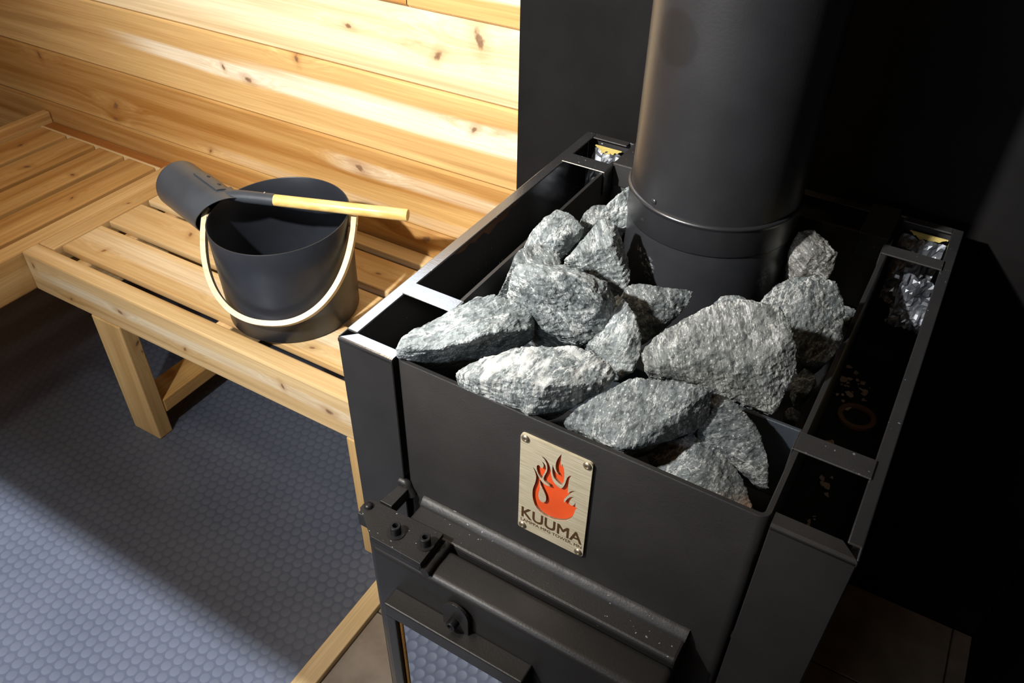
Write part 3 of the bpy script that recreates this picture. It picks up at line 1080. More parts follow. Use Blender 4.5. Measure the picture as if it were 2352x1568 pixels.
# dark walls of the cut-out: a thin brown lining standing behind the brass edge
for poly in FL + [HO]:
    n = len(poly)
    c0 = Vector((sum(p[0] for p in poly) / n, sum(p[1] for p in poly) / n))
    lo = [bm.verts.new((p[0], 0.0004, p[1])) for p in poly]
    hi = [bm.verts.new((p[0], 0.0028, p[1])) for p in poly]
    for i in range(n):
        bm.faces.new((lo[i], lo[(i + 1) % n], hi[(i + 1) % n], hi[i]))
obj('cut_edge', bm, BROWNINK, nameplate)


def lettering(text, x0, x1, zbase, cap, shear, bold=0.0):
    cu = bpy.data.curves.new('lettering', 'FONT')
    cu.body = text
    cu.size = 1.0
    cu.extrude = 0.0001
    me = flat_to_mesh('lettering', cu)
    xs = [v.co.x for v in me.vertices]
    ys = [v.co.y for v in me.vertices]
    for v in me.vertices:
        v.co.x = (v.co.x - min(xs)) / (max(xs) - min(xs)) * (x1 - x0)
        v.co.y = (v.co.y - 0.0) / max(ys) * cap
        v.co.z *= 0.9
    up_me = upright(me, x0, -0.0001, zbase, shear=shear)
    if bold:
        bm = bmesh.new()
        for k, (a, b) in enumerate(((-bold, -bold), (bold, -bold), (bold, bold), (-bold, bold))):
            n0 = len(bm.verts)
            bm.from_mesh(up_me)
            bm.verts.ensure_lookup_table()
            for v in bm.verts[n0:]:
                v.co += Vector((a, -0.00001 * k, b))
        bm.to_mesh(up_me)
        bm.free()
    return link('lettering', up_me, BROWNINK, nameplate)


lettering('KUUMA', PX0 + 0.0040, PX0 + 0.0725, PZ0 + 0.0190, 0.0152, 0.0, 0.00035)
lettering('LAMPPA MFG TOWER, MN', PX0 + 0.0032, PX0 + 0.0730, PZ0 + 0.0123, 0.0042, 0.0, 0.00007)
for (sx_, sz_) in ((0.0055, 0.1335), (0.0700, 0.1335), (0.0055, 0.0055), (0.0700, 0.0055)):
    bm = bmesh.new()
    rings(bm, [(0.0046, 0), (0.0044, 0.0008), (0.0034, 0.0017), (0.0019, 0.0020), (0.0017, 0.0012)], (PX0 + sx_, 0.0000, PZ0 + sz_), (0, -1, 0), 24)
    auto_smooth(obj('screw', bm, SCREWB, nameplate), 60)

# ------------------------------------------------------------------ stove pipe
PCX, PCY = 0.263, 0.3541
pipe = thing('stove_pipe', 'wide round black stove pipe rising out of the stones in front of the heat shield', 'pipe', (PCX, PCY, 0.0))


def pipe_mat(name, scuffs, col, smudge=()):
    t = NT(name)
    o = t.obj()
    f = t.noise(o, 14, 4)
    c = t.mix(t.mapr(f, 0.3, 0.7), [x * 0.88 for x in col], [x * 1.15 for x in col])
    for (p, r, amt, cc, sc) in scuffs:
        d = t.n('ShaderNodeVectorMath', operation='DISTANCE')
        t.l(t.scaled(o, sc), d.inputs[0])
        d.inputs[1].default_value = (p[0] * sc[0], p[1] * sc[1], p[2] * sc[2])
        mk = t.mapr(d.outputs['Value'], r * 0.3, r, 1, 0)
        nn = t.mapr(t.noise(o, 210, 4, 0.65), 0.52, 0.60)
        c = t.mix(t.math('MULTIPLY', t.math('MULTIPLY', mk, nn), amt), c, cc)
    for (p, r) in smudge:
        d = t.n('ShaderNodeVectorMath', operation='DISTANCE')
        t.l(o, d.inputs[0])
        d.inputs[1].default_value = p
        mk = t.mapr(d.outputs['Value'], r * 0.75, r, 1, 0)
        c = t.mix(t.math('MULTIPLY', mk, 0.45), c, (0.006, 0.006, 0.006))
    t.set(Base_Color=c, Roughness=0.33, IOR=1.7)
    t.bump(t.noise(o, 350, 2), 0.05, 0.002)
    return t.m


PIPEM = pipe_mat('black_pipe_paint', (), (0.0155, 0.0160, 0.0180), (((-0.0422, -0.0838, 0.9242), 0.030),))
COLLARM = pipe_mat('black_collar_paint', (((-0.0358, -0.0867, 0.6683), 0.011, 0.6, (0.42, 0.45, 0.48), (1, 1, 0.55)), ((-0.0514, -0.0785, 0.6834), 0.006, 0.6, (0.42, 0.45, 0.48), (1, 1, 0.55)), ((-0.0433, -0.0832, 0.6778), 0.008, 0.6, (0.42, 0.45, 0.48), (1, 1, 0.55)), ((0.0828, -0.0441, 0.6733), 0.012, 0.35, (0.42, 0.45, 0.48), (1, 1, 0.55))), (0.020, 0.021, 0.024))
bm = bmesh.new()
rings(bm, [(0.0938, 0.7440), (0.0938, ZC + 0.02)], (0, 0, 0), (0, 0, 1), 96, cap0=False, cap1=False)
obj('upper_pipe', bm, PIPEM, pipe, smooth=True)
bm = bmesh.new()
rings(bm, [(0.0940, 0.7470), (0.0958, 0.7466), (0.0972, 0.7452), (0.0972, 0.7438), (0.0962, 0.7425), (0.0956, 0.7400), (0.0953, 0.7110), (0.0948, 0.7095), (0.0930, 0.7090)], (0, 0, 0), (0, 0, 1), 96, cap0=False, cap1=False)
auto_smooth(obj('pipe_band', bm, PIPEM, pipe), 60)
bm = bmesh.new()
rings(bm, [(0.0938, 0.7120), (0.0938, 0.5560)], (0, 0, 0), (0, 0, 1), 96, cap0=False, cap1=False)
obj('flue_collar', bm, COLLARM, pipe, smooth=True)
for p in ((-0.0402, -0.0848, 0.7525), (-0.0522, -0.0797, 0.7236)):
    bm = bmesh.new()
    a = Vector((p[0], p[1], 0)).normalized()
    rings(bm, [(0.0038, 0), (0.0034, 0.0010), (0.0022, 0.0018)], Vector((a.x * 0.0937, a.y * 0.0937, p[2])), a, 16)
    obj('rivet', bm, PIPEM, pipe, smooth=True)

# ------------------------------------------------------------------ bucket and ladle
BCX, BCY = -0.4577, 0.3641


def brad(z):
    return 0.1149 + (0.1211 - 0.1149) * (z - ZB) / 0.2


def rimz(a, r):
    return 0.4775 - ZB + 0.0195 * r * math.cos(a) + 0.0427 * r * math.sin(a)


bucket = thing('bucket', 'round black metal bucket with a bent wooden handle standing on the bench', 'bucket', (BCX, BCY, ZB))
bm = bmesh.new()
n = 96
# profile going up outside, over the rim, down inside: (radius offset, height fraction of local rim, absolute height)
prof = [(0.0, None, 0.0), (-0.0035, None, 0.0), (0.0, None, 0.0035)] + [(0.0, f, None) for f in (0.25, 0.5, 0.75, 0.995)] + [(-0.0006, 1.0, None), (-0.0020, 1.0, None), (-0.0026, 0.995, None)] + [(-0.0028, f, None) for f in (0.75, 0.5, 0.25)] + [(-0.0028, None, 0.006)]
prof = prof[1:]
loops = []
for dr, f, ab in prof:
    lp = []
    for i in range(n):
        a = 2 * math.pi * i / n
        h = ab if f is None else f * rimz(a, 0.121)
        rr = brad(ZB + h) + dr + 0.0018 * math.cos(2 * (a - 2.2)) * max(0.0, h / 0.19)
        lp.append(bm.verts.new((rr * math.cos(a), rr * math.sin(a), h)))
    loops.append(lp)
for A, B in zip(loops, loops[1:]):
    for i in range(n):
        bm.faces.new((A[i], A[(i + 1) % n], B[(i + 1) % n], B[i]))
bm.faces.new(loops[0][::-1])
bm.faces.new(loops[-1])
auto_smooth(obj('shell', bm, BUCKET, bucket), 45)
# handle: bent ply hoop hanging down in front
th0 = math.atan2(0.3102 - BCY, -0.5677 - BCX)
u = Vector((math.cos(th0), math.sin(th0), 0))
nrm = Vector((-u.y, u.x, 0))
if nrm.y > 0:
    nrm = -nrm
zp = 0.4650 - ZB
HA, HBo, HBd = 0.1275, 0.1310, 0.1200
path = []
m = 60
for k in range(m + 1):
    t = -0.06 + (math.pi + 0.12) * k / m
    c_, s_ = math.cos(t), math.sin(t)
    e = 2.25
    a_ = math.copysign(abs(c_) ** (2 / e), c_)
    b_ = math.copysign(abs(s_) ** (2 / e), s_)
    path.append(u * (HA * a_) + nrm * (HBo * b_) + Vector((0, 0, zp - HBd * b_)))
bm = bmesh.new()
cen = Vector((0, 0, zp))
pn = (nrm * HBd + Vector((0, 0, HBo))).normalized()      # normal of the hoop's plane
sweep(bm, path, [(-0.0045, -0.0062), (0.0045, -0.0062), (0.0045, 0.0062), (-0.0045, 0.0062)], lambda i, p, t: pn)
bmesh.ops.bevel(bm, geom=[e for e in bm.edges if len(e.link_faces) == 2 and e.calc_face_angle(0) > 1.0], offset=0.0011, segments=2, affect='EDGES')
auto_smooth(obj('handle', bm, PLY, bucket), 40)
for sg in (1, -1):
    bm = bmesh.new()
    rings(bm, [(0.0052, -0.011), (0.0052, 0.0035), (0.0044, 0.0052), (0.0024, 0.0060)], u * sg * HA + Vector((0, 0, zp)), u * sg, 20)
    auto_smooth(obj('rivet', bm, PLY, bucket), 50)

lz = 0.4925
LB = Vector((-0.5519, 0.3484, lz))
LE = Vector((-0.2533, 0.4527, lz + 0.001))
ladle = thing('ladle', 'blue-black metal ladle with a round pale wooden stick lying across the bucket rim', 'ladle', tuple(LB))
sd = (LE - LB).normalized()
pdv = Vector((-0.0938, 0.0231, 0.004)).normalized()
bm = bmesh.new()
stick0 = sd * 0.078
rings(bm, [(0.0085, 0), (0.0096, 0.001), (0.0099, 0.003), (0.0101, 0.13), (0.0103, (LE - LB).length - 0.078 - 0.0015), (0.0095, (LE - LB).length - 0.078)], stick0, sd, 32)
auto_smooth(obj('stick', bm, BAMBOO, ladle), 45)
# socket tube that flattens into the bracket plate
bm = bmesh.new()
secs = []
up = Vector((0, 0, 1))
ctrl = [(sd * 0.0835, 0.0108, 0.0108), (sd * 0.055, 0.0108, 0.0108), (sd * 0.03, 0.0108, 0.0108), (sd * 0.010 + Vector((0, 0, 0.001)), 0.0120, 0.0085), (pdv * 0.004 + Vector((0, 0, 0.002)), 0.0140, 0.0045), (pdv * 0.015 + Vector((0, 0, 0.003)), 0.0150, 0.0020)]
loops = []
for i, (p, a, b) in enumerate(ctrl):
    t = (-sd if i < 3 else (pdv - sd).normalized() if i == 3 else pdv)
    side = t.cross(up).normalized()
    vv = side.cross(t).normalized()
    loops.append([bm.verts.new(p + side * a * math.cos(6.2832 * k / 24) + vv * b * math.sin(6.2832 * k / 24)) for k in range(24)])
for A, B in zip(loops, loops[1:]):
    for k in range(24):
        bm.faces.new((A[k], A[(k + 1) % 24], B[(k + 1) % 24], B[k]))
bm.faces.new(loops[0][::-1])
bm.faces.new(loops[-1])
auto_smooth(obj('socket', bm, LADLE, ladle), 50)
# cup: cylinder lying on its side, closed end to the upper left
CR = 0.0440
pside = pdv.cross(up).normalized()
if pside.y < 0:
    pside = -pside
nplate = (Vector((0, 0, 0.90)) + pside * 0.44).normalized()      # where the bracket sits on the cup
e_open = pdv * 0.030 - nplate * (CR - 0.0015) + Vector((0, 0, 0.003))
bm = bmesh.new()
L = 0.122
rings(bm, [(CR - 0.0016, 0.004), (CR - 0.0016, 0.0), (CR, 0.0), (CR, L - 0.008), (CR - 0.001, L - 0.004), (CR - 0.0035, L - 0.001), (CR - 0.008, L), (0.004, L)], e_open, pdv, 64, cap0=False)
rings(bm, [(CR - 0.0016, 0.004), (CR - 0.0016, L - 0.004)], e_open, pdv, 64, cap0=False)
# the mouth is cut aslant: its upper lip reaches over the rim of the bucket
for v in bm.verts:
    t = (v.co - e_open).dot(pdv)
    if t < 0.01:
        k = (v.co - e_open - pdv * t).dot(nplate) / CR
        step = 0.026 * (k + 1)
        while step > 0:
            q = v.co - pdv * step + LB
            rim = ZB + 0.4775 - ZB + 0.0195 * (q.x - BCX) + 0.0427 * (q.y - BCY)
            if math.hypot(q.x - BCX, q.y - BCY) > 0.1235 or q.z > rim + 0.003:
                break
            step -= 0.001
        v.co -= pdv * max(0.0, step)
auto_smooth(obj('cup', bm, LADLE, ladle), 40)
bm = bmesh.new()
b0 = pdv * 0.012 + Vector((0, 0, 0.0028))
across = nplate.cross(pdv).normalized()
cc0 = e_open
m = 8
rows = []
for t in (0.010, 0.085):
    for lift in (0.0002, 0.0024):
        rows.append([bm.verts.new(e_open + pdv * (t - 0.030 + 0.0) + (nplate * math.cos(q) + across * math.sin(q)) * (CR + lift)) for q in [(-0.36 + 0.72 * k / m) for k in range(m + 1)]])
A0, A1, B0, B1 = rows
for k in range(m):
    bm.faces.new((A1[k], A1[k + 1], B1[k + 1], B1[k]))
    bm.faces.new((A0[k], B0[k], B0[k + 1], A0[k + 1]))
    bm.faces.new((A0[k], A0[k + 1], A1[k + 1], A1[k]))
    bm.faces.new((B0[k], B1[k], B1[k + 1], B0[k + 1]))
for k in (0, m):
    bm.faces.new((A0[k], A1[k], B1[k], B0[k]))
obj('bracket', bm, LADLE, ladle)
for t in (0.000, 0.035):
    bm = bmesh.new()
    rings(bm, [(0.0030, 0), (0.0027, 0.0010), (0.0014, 0.0016)], e_open + pdv * t + nplate * (CR + 0.0022), nplate, 16)
    obj('rivet', bm, DARKBOLT, ladle, smooth=True)
bm = bmesh.new()
rings(bm, [(0.0022, 0), (0.0019, 0.0012), (0.0008, 0.0018)], sd * 0.066 + Vector((0, 0, 0.0104)) + sd.cross(up) * -0.002, up, 14)
obj('rivet', bm, BRIGHT, ladle, smooth=True)

# ------------------------------------------------------------------ stones
STONES = (
    ('long pale grey stone resting on the front left corner of the stone box', dict(base=1.9), (0.2, -0.5, 0.85), ((0.0797, 0.0042, 0.6900), (0.0911, 0.0107, 0.7000), (0.1095, 0.0214, 0.7120), (0.1300, 0.0432, 0.7240), (0.1367, 0.0557, 0.7290), (0.1472, 0.0662, 0.7280), (0.1654, 0.0808, 0.7180), (0.1765, 0.0924, 0.7080), (0.1810, 0.0908, 0.6920), (0.1786, 0.0959, 0.6680), (0.0905, -0.0039, 0.6880), (0.1185, 0.0066, 0.6900), (0.1387, 0.0175, 0.6980), (0.1556, 0.0329, 0.7060), (0.1658, 0.0475, 0.7060), (0.1823, 0.0708, 0.6970), (0.0758, -0.0019, 0.6790), (0.0770, -0.0014, 0.6680), (0.0901, 0.0081, 0.6630), (0.1009, 0.0293, 0.6550), (0.1175, 0.0513, 0.6450), (0.1366, 0.0710, 0.6420), (0.1612, 0.0907, 0.6480), (0.0675, 0.0264, 0.6436), (0.0779, 0.0287, 0.6536), (0.0940, 0.0335, 0.6655), (0.1115, 0.0462, 0.6775), (0.1176, 0.0536, 0.6826), (0.1252, 0.0616, 0.6814), (0.1366, 0.0755, 0.6711), (0.1430, 0.0871, 0.6608), (0.1433, 0.0909, 0.6444), (0.1373, 0.1016, 0.6201), (0.0750, 0.0211, 0.6413), (0.0962, 0.0287, 0.6429), (0.1128, 0.0348, 0.6507), (0.1269, 0.0444, 0.6587), (0.1346, 0.0552, 0.6586), (0.1452, 0.0750, 0.6493), (0.0625, 0.0249, 0.6324), (0.0613, 0.0282, 0.6212), (0.0702, 0.0367, 0.6159), (0.0770, 0.0549, 0.6077), (0.0876, 0.0742, 0.5974), (0.1014, 0.0900, 0.5941), (0.1210, 0.1032, 0.6000))),
    ('flat grey stone with white streaks leaning on the front rim', dict(base=1.35, streak=0.55), (0.1, -0.4, 0.9), ((0.1456, -0.0014, 0.6800), (0.1632, 0.0130, 0.6950), (0.1910, 0.0288, 0.7080), (0.2118, 0.0402, 0.7140), (0.2367, 0.0525, 0.7140), (0.2603, 0.0594, 0.7080), (0.2737, 0.0620, 0.7000), (0.2808, 0.0642, 0.6900), (0.2758, 0.0564, 0.6790), (0.1812, -0.0085, 0.6930), (0.2052, -0.0029, 0.7000), (0.2395, 0.0067, 0.7020), (0.2709, 0.0404, 0.6920), (0.2585, 0.0337, 0.6680), (0.2471, 0.0211, 0.6660), (0.2241, 0.0010, 0.6640), (0.1987, 0.0010, 0.6640), (0.1715, -0.0009, 0.6660), (0.1499, -0.0012, 0.6680), (0.1420, 0.0217, 0.6270), (0.1573, 0.0285, 0.6421), (0.1800, 0.0370, 0.6549), (0.1963, 0.0440, 0.6608), (0.2149, 0.0533, 0.6605), (0.2317, 0.0604, 0.6541), (0.2408, 0.0649, 0.6458), (0.2450, 0.0693, 0.6355), (0.2400, 0.0665, 0.6243), (0.1701, 0.0135, 0.6395), (0.1890, 0.0161, 0.6463), (0.2152, 0.0232, 0.6478), (0.2378, 0.0511, 0.6375), (0.2255, 0.0523, 0.6132), (0.2166, 0.0433, 0.6112), (0.1987, 0.0284, 0.6094), (0.1795, 0.0281, 0.6098), (0.1592, 0.0259, 0.6123), (0.1434, 0.0251, 0.6147))),
    ('grey slab with a dark broken right end, just above the brass plate', dict(base=1.0), (0.1, -0.3, 0.95), ((0.2513, 0.0162, 0.6550), (0.2610, 0.0237, 0.6720), (0.2784, 0.0341, 0.6900), (0.2989, 0.0503, 0.7060), (0.3231, 0.0611, 0.7080), (0.3483, 0.0703, 0.7060), (0.3665, 0.0817, 0.7000), (0.3681, 0.0775, 0.6840), (0.3666, 0.0775, 0.6600), (0.3610, 0.0702, 0.6550), (0.3513, 0.0545, 0.6920), (0.3531, 0.0565, 0.6640), (0.3345, 0.0289, 0.6620), (0.3143, 0.0090, 0.6600), (0.2885, 0.0106, 0.6550), (0.2620, 0.0163, 0.6480), (0.2547, 0.0453, 0.6040), (0.2635, 0.0465, 0.6212), (0.2782, 0.0493, 0.6393), (0.2950, 0.0568, 0.6555), (0.3131, 0.0643, 0.6573), (0.3318, 0.0718, 0.6552), (0.3450, 0.0819, 0.6491), (0.3452, 0.0834, 0.6328), (0.3423, 0.0901, 0.6085), (0.3378, 0.0859, 0.6034), (0.3331, 0.0644, 0.6408), (0.3323, 0.0734, 0.6124), (0.3182, 0.0532, 0.6103), (0.3026, 0.0388, 0.6083), (0.2826, 0.0411, 0.6035), (0.2621, 0.0472, 0.5968))),
    ('low stone with a rust-brown lower edge at the front right rim', dict(base=0.9, rust=0.9, rdir=(0.55, -0.6, -0.6), rlim=(0.0, 0.035)), (0.3, -0.2, 0.9), ((0.3227, 0.0462, 0.6250), (0.3378, 0.0594, 0.6400), (0.3578, 0.0713, 0.6460), (0.3770, 0.0784, 0.6420), (0.3936, 0.0783, 0.6320), (0.4088, 0.0731, 0.6220), (0.4216, 0.0637, 0.6120), (0.4308, 0.0553, 0.6020), (0.3634, 0.0364, 0.6150), (0.3970, 0.0372, 0.6120), (0.4285, 0.0489, 0.5980), (0.3354, 0.0422, 0.6150), (0.3712, 0.0513, 0.6360), (0.3970, 0.0539, 0.6250), (0.3321, 0.0617, 0.5775), (0.3441, 0.0676, 0.5926), (0.3592, 0.0746, 0.5987), (0.3731, 0.0808, 0.5946), (0.3850, 0.0836, 0.5844), (0.3959, 0.0825, 0.5742), (0.4053, 0.0782, 0.5640), (0.4121, 0.0744, 0.5539), (0.3617, 0.0573, 0.5671), (0.3869, 0.0585, 0.5639), (0.4101, 0.0705, 0.5498), (0.3408, 0.0614, 0.5673), (0.3684, 0.0629, 0.5883), (0.3873, 0.0677, 0.5771))),
    ('thin dark layered flake standing on edge at the front right', dict(base=0.65), (0.75, -0.55, 0.35), ((0.3532, 0.0842, 0.6900), (0.3625, 0.0934, 0.6930), (0.3740, 0.0959, 0.6880), (0.3882, 0.0895, 0.6760), (0.4059, 0.0956, 0.6650), (0.4151, 0.0946, 0.6550), (0.4271, 0.0869, 0.6400), (0.4358, 0.0739, 0.6150), (0.4260, 0.0731, 0.6160), (0.4073, 0.0803, 0.6280), (0.3928, 0.0818, 0.6400), (0.3768, 0.0751, 0.6500), (0.3612, 0.0682, 0.6580), (0.3569, 0.0859, 0.6696), (0.3651, 0.0934, 0.6727), (0.3749, 0.0963, 0.6676), (0.3871, 0.0927, 0.6555), (0.4022, 0.0996, 0.6444), (0.4101, 0.1002, 0.6343), (0.4205, 0.0957, 0.6192), (0.4278, 0.0876, 0.5940), (0.4192, 0.0867, 0.5950), (0.4029, 0.0914, 0.6071), (0.3904, 0.0912, 0.6192), (0.3765, 0.0840, 0.6293), (0.3630, 0.0768, 0.6373))),
    ('largest rounded grey stone at the left, behind the long pale stone', dict(base=1.3), (0.2, -0.6, 0.77), ((0.1570, 0.0764, 0.7350), (0.1553, 0.0857, 0.7480), (0.1589, 0.0904, 0.7550), (0.1786, 0.0973, 0.7580), (0.2012, 0.1070, 0.7570), (0.2191, 0.1131, 0.7520), (0.2408, 0.1221, 0.7400), (0.2488, 0.1240, 0.7240), (0.2491, 0.1235, 0.7060), (0.2445, 0.1149, 0.6900), (0.2275, 0.1039, 0.6750), (0.2107, 0.0984, 0.6800), (0.1909, 0.0891, 0.6880), (0.1781, 0.0892, 0.7000), (0.1635, 0.0843, 0.7150), (0.2050, 0.0910, 0.7570), (0.2250, 0.1010, 0.7520), (0.2401, 0.1061, 0.7320), (0.1838, 0.0797, 0.7520), (0.1383, 0.1065, 0.6674), (0.1393, 0.1089, 0.6809), (0.1434, 0.1101, 0.6881), (0.1588, 0.1146, 0.6909), (0.1759, 0.1226, 0.6894), (0.1888, 0.1293, 0.6840), (0.2037, 0.1407, 0.6713), (0.2078, 0.1476, 0.6547), (0.2055, 0.1530, 0.6362), (0.1998, 0.1514, 0.6197), (0.1845, 0.1471, 0.6045), (0.1719, 0.1412, 0.6099), (0.1576, 0.1314, 0.6184), (0.1493, 0.1277, 0.6310), (0.1402, 0.1189, 0.6467), (0.1786, 0.1111, 0.6891), (0.1933, 0.1206, 0.6837), (0.2020, 0.1314, 0.6628), (0.1615, 0.1040, 0.6843))),
    ('rounded stone top peeping out behind the largest left stone', dict(base=1.0), (0.1, -0.2, 0.97), ((0.1409, 0.1122, 0.7350), (0.1395, 0.1290, 0.7420), (0.1462, 0.1436, 0.7440), (0.1575, 0.1504, 0.7420), (0.1738, 0.1453, 0.7380), (0.1828, 0.1403, 0.7300), (0.1683, 0.1175, 0.7350), (0.0861, 0.1627, 0.6277), (0.0863, 0.1748, 0.6355), (0.0926, 0.1865, 0.6376), (0.1022, 0.1932, 0.6352), (0.1155, 0.1908, 0.6303), (0.1223, 0.1891, 0.6214), (0.1100, 0.1684, 0.6267))),
    ('narrow cracked stone leaning on the right flank of the largest left stone', dict(base=1.3), (0.4, -0.7, 0.6), ((0.2417, 0.1256, 0.7150), (0.2433, 0.1387, 0.7220), (0.2549, 0.1357, 0.7200), (0.2681, 0.1298, 0.7080), (0.2781, 0.1233, 0.6940), (0.2837, 0.1135, 0.6760), (0.2820, 0.1061, 0.6640), (0.2734, 0.0997, 0.6580), (0.2582, 0.1017, 0.6620), (0.2361, 0.1071, 0.6680), (0.2278, 0.1080, 0.6750), (0.2424, 0.1192, 0.6900), (0.2463, 0.1259, 0.7050), (0.2701, 0.1079, 0.6960), (0.2310, 0.1355, 0.6624), (0.2332, 0.1424, 0.6697), (0.2416, 0.1413, 0.6674), (0.2499, 0.1413, 0.6550), (0.2559, 0.1414, 0.6405), (0.2582, 0.1399, 0.6220), (0.2557, 0.1379, 0.6097), (0.2485, 0.1349, 0.6037), (0.2372, 0.1351, 0.6079), (0.2211, 0.1370, 0.6144), (0.2157, 0.1355, 0.6216), (0.2286, 0.1392, 0.6368), (0.2333, 0.1391, 0.6521), (0.2500, 0.1293, 0.6425))),
    ('angular light grey stone touching the left wall of the stone box', dict(base=1.3), (0.2, -0.4, 0.9), ((0.1010, 0.2061, 0.6900), (0.1045, 0.2177, 0.7060), (0.1110, 0.2333, 0.7180), (0.1179, 0.2508, 0.7220), (0.1341, 0.2542, 0.7180), (0.1531, 0.2504, 0.7080), (0.1518, 0.2459, 0.6980), (0.1427, 0.2265, 0.6860), (0.1300, 0.2139, 0.6800), (0.1412, 0.2186, 0.7080), (0.1165, 0.2104, 0.6900), (0.0604, 0.2527, 0.6085), (0.0660, 0.2574, 0.6252), (0.0734, 0.2662, 0.6378), (0.0800, 0.2788, 0.6421), (0.0927, 0.2834, 0.6375), (0.1068, 0.2843, 0.6266), (0.1043, 0.2839, 0.6161), (0.0949, 0.2716, 0.6035), (0.0832, 0.2627, 0.5974), (0.0965, 0.2586, 0.6263), (0.0734, 0.2566, 0.6081))),
    ('pointed pyramid-shaped stone with a dark right face left of the pipe', dict(base=1.3), (-0.5, -0.4, 0.75), ((0.1539, 0.1990, 0.6940), (0.1652, 0.2128, 0.7120), (0.1735, 0.2270, 0.7280), (0.1801, 0.2396, 0.7360), (0.1910, 0.2437, 0.7320), (0.2020, 0.2414, 0.7160), (0.2137, 0.2357, 0.6980), (0.2241, 0.2241, 0.6800), (0.2248, 0.2176, 0.6680), (0.2075, 0.2195, 0.6720), (0.1873, 0.2156, 0.6820), (0.1718, 0.2081, 0.6900), (0.2013, 0.2149, 0.7220), (0.2089, 0.2139, 0.6920), (0.1330, 0.2363, 0.6314), (0.1446, 0.2418, 0.6499), (0.1537, 0.2478, 0.6664), (0.1603, 0.2549, 0.6747), (0.1685, 0.2596, 0.6705), (0.1753, 0.2637, 0.6537), (0.1826, 0.2653, 0.6349), (0.1890, 0.2618, 0.6161), (0.1883, 0.2600, 0.6036), (0.1743, 0.2602, 0.6081), (0.1589, 0.2537, 0.6186), (0.1471, 0.2451, 0.6270), (0.1752, 0.2410, 0.6596), (0.1778, 0.2497, 0.6285))),
    ('small stone half hidden behind the pointed pyramid-shaped stone', dict(base=0.9), (0.2, -0.4, 0.9), ((0.1351, 0.2736, 0.6900), (0.1346, 0.2863, 0.7020), (0.1413, 0.3004, 0.7080), (0.1555, 0.3117, 0.7080), (0.1620, 0.2979, 0.6960), (0.1519, 0.2882, 0.6860), (0.0957, 0.3218, 0.6088), (0.0967, 0.3296, 0.6215), (0.1034, 0.3402, 0.6279), (0.1161, 0.3500, 0.6278), (0.1205, 0.3418, 0.6148), (0.1104, 0.3358, 0.6044))),
    ('stone at the back left pressed against the side of the pipe', dict(base=1.3), (-0.4, -0.4, 0.8), ((0.1472, 0.2829, 0.6920), (0.1524, 0.3009, 0.7060), (0.1606, 0.3220, 0.7200), (0.1668, 0.3393, 0.7240), (0.1715, 0.3397, 0.7160), (0.1805, 0.3227, 0.6980), (0.1825, 0.3149, 0.6820), (0.1608, 0.3046, 0.6880), (0.1220, 0.3232, 0.6351), (0.1281, 0.3345, 0.6497), (0.1370, 0.3482, 0.6643), (0.1429, 0.3612, 0.6686), (0.1461, 0.3641, 0.6602), (0.1518, 0.3555, 0.6413), (0.1519, 0.3533, 0.6247), (0.1335, 0.3428, 0.6311))),
    ('small wedge-shaped stone directly in front of the pipe', dict(base=0.85), (0.3, -0.6, 0.75), ((0.2407, 0.1541, 0.7060), (0.2423, 0.1656, 0.7140), (0.2491, 0.1734, 0.7160), (0.2652, 0.1772, 0.7160), (0.2879, 0.1923, 0.7110), (0.3004, 0.2028, 0.7060), (0.3000, 0.1921, 0.6940), (0.2941, 0.1838, 0.6860), (0.2766, 0.1650, 0.6700), (0.2700, 0.1522, 0.6590), (0.2620, 0.1516, 0.6720), (0.2490, 0.1552, 0.6960), (0.2713, 0.1661, 0.7060), (0.2355, 0.1750, 0.6625), (0.2377, 0.1804, 0.6707), (0.2430, 0.1853, 0.6728), (0.2549, 0.1882, 0.6726), (0.2712, 0.2011, 0.6675), (0.2800, 0.2107, 0.6624), (0.2783, 0.2075, 0.6501), (0.2731, 0.2043, 0.6419), (0.2583, 0.1960, 0.6257), (0.2521, 0.1901, 0.6144), (0.2475, 0.1852, 0.6277), (0.2404, 0.1795, 0.6523), (0.2582, 0.1839, 0.6623))),
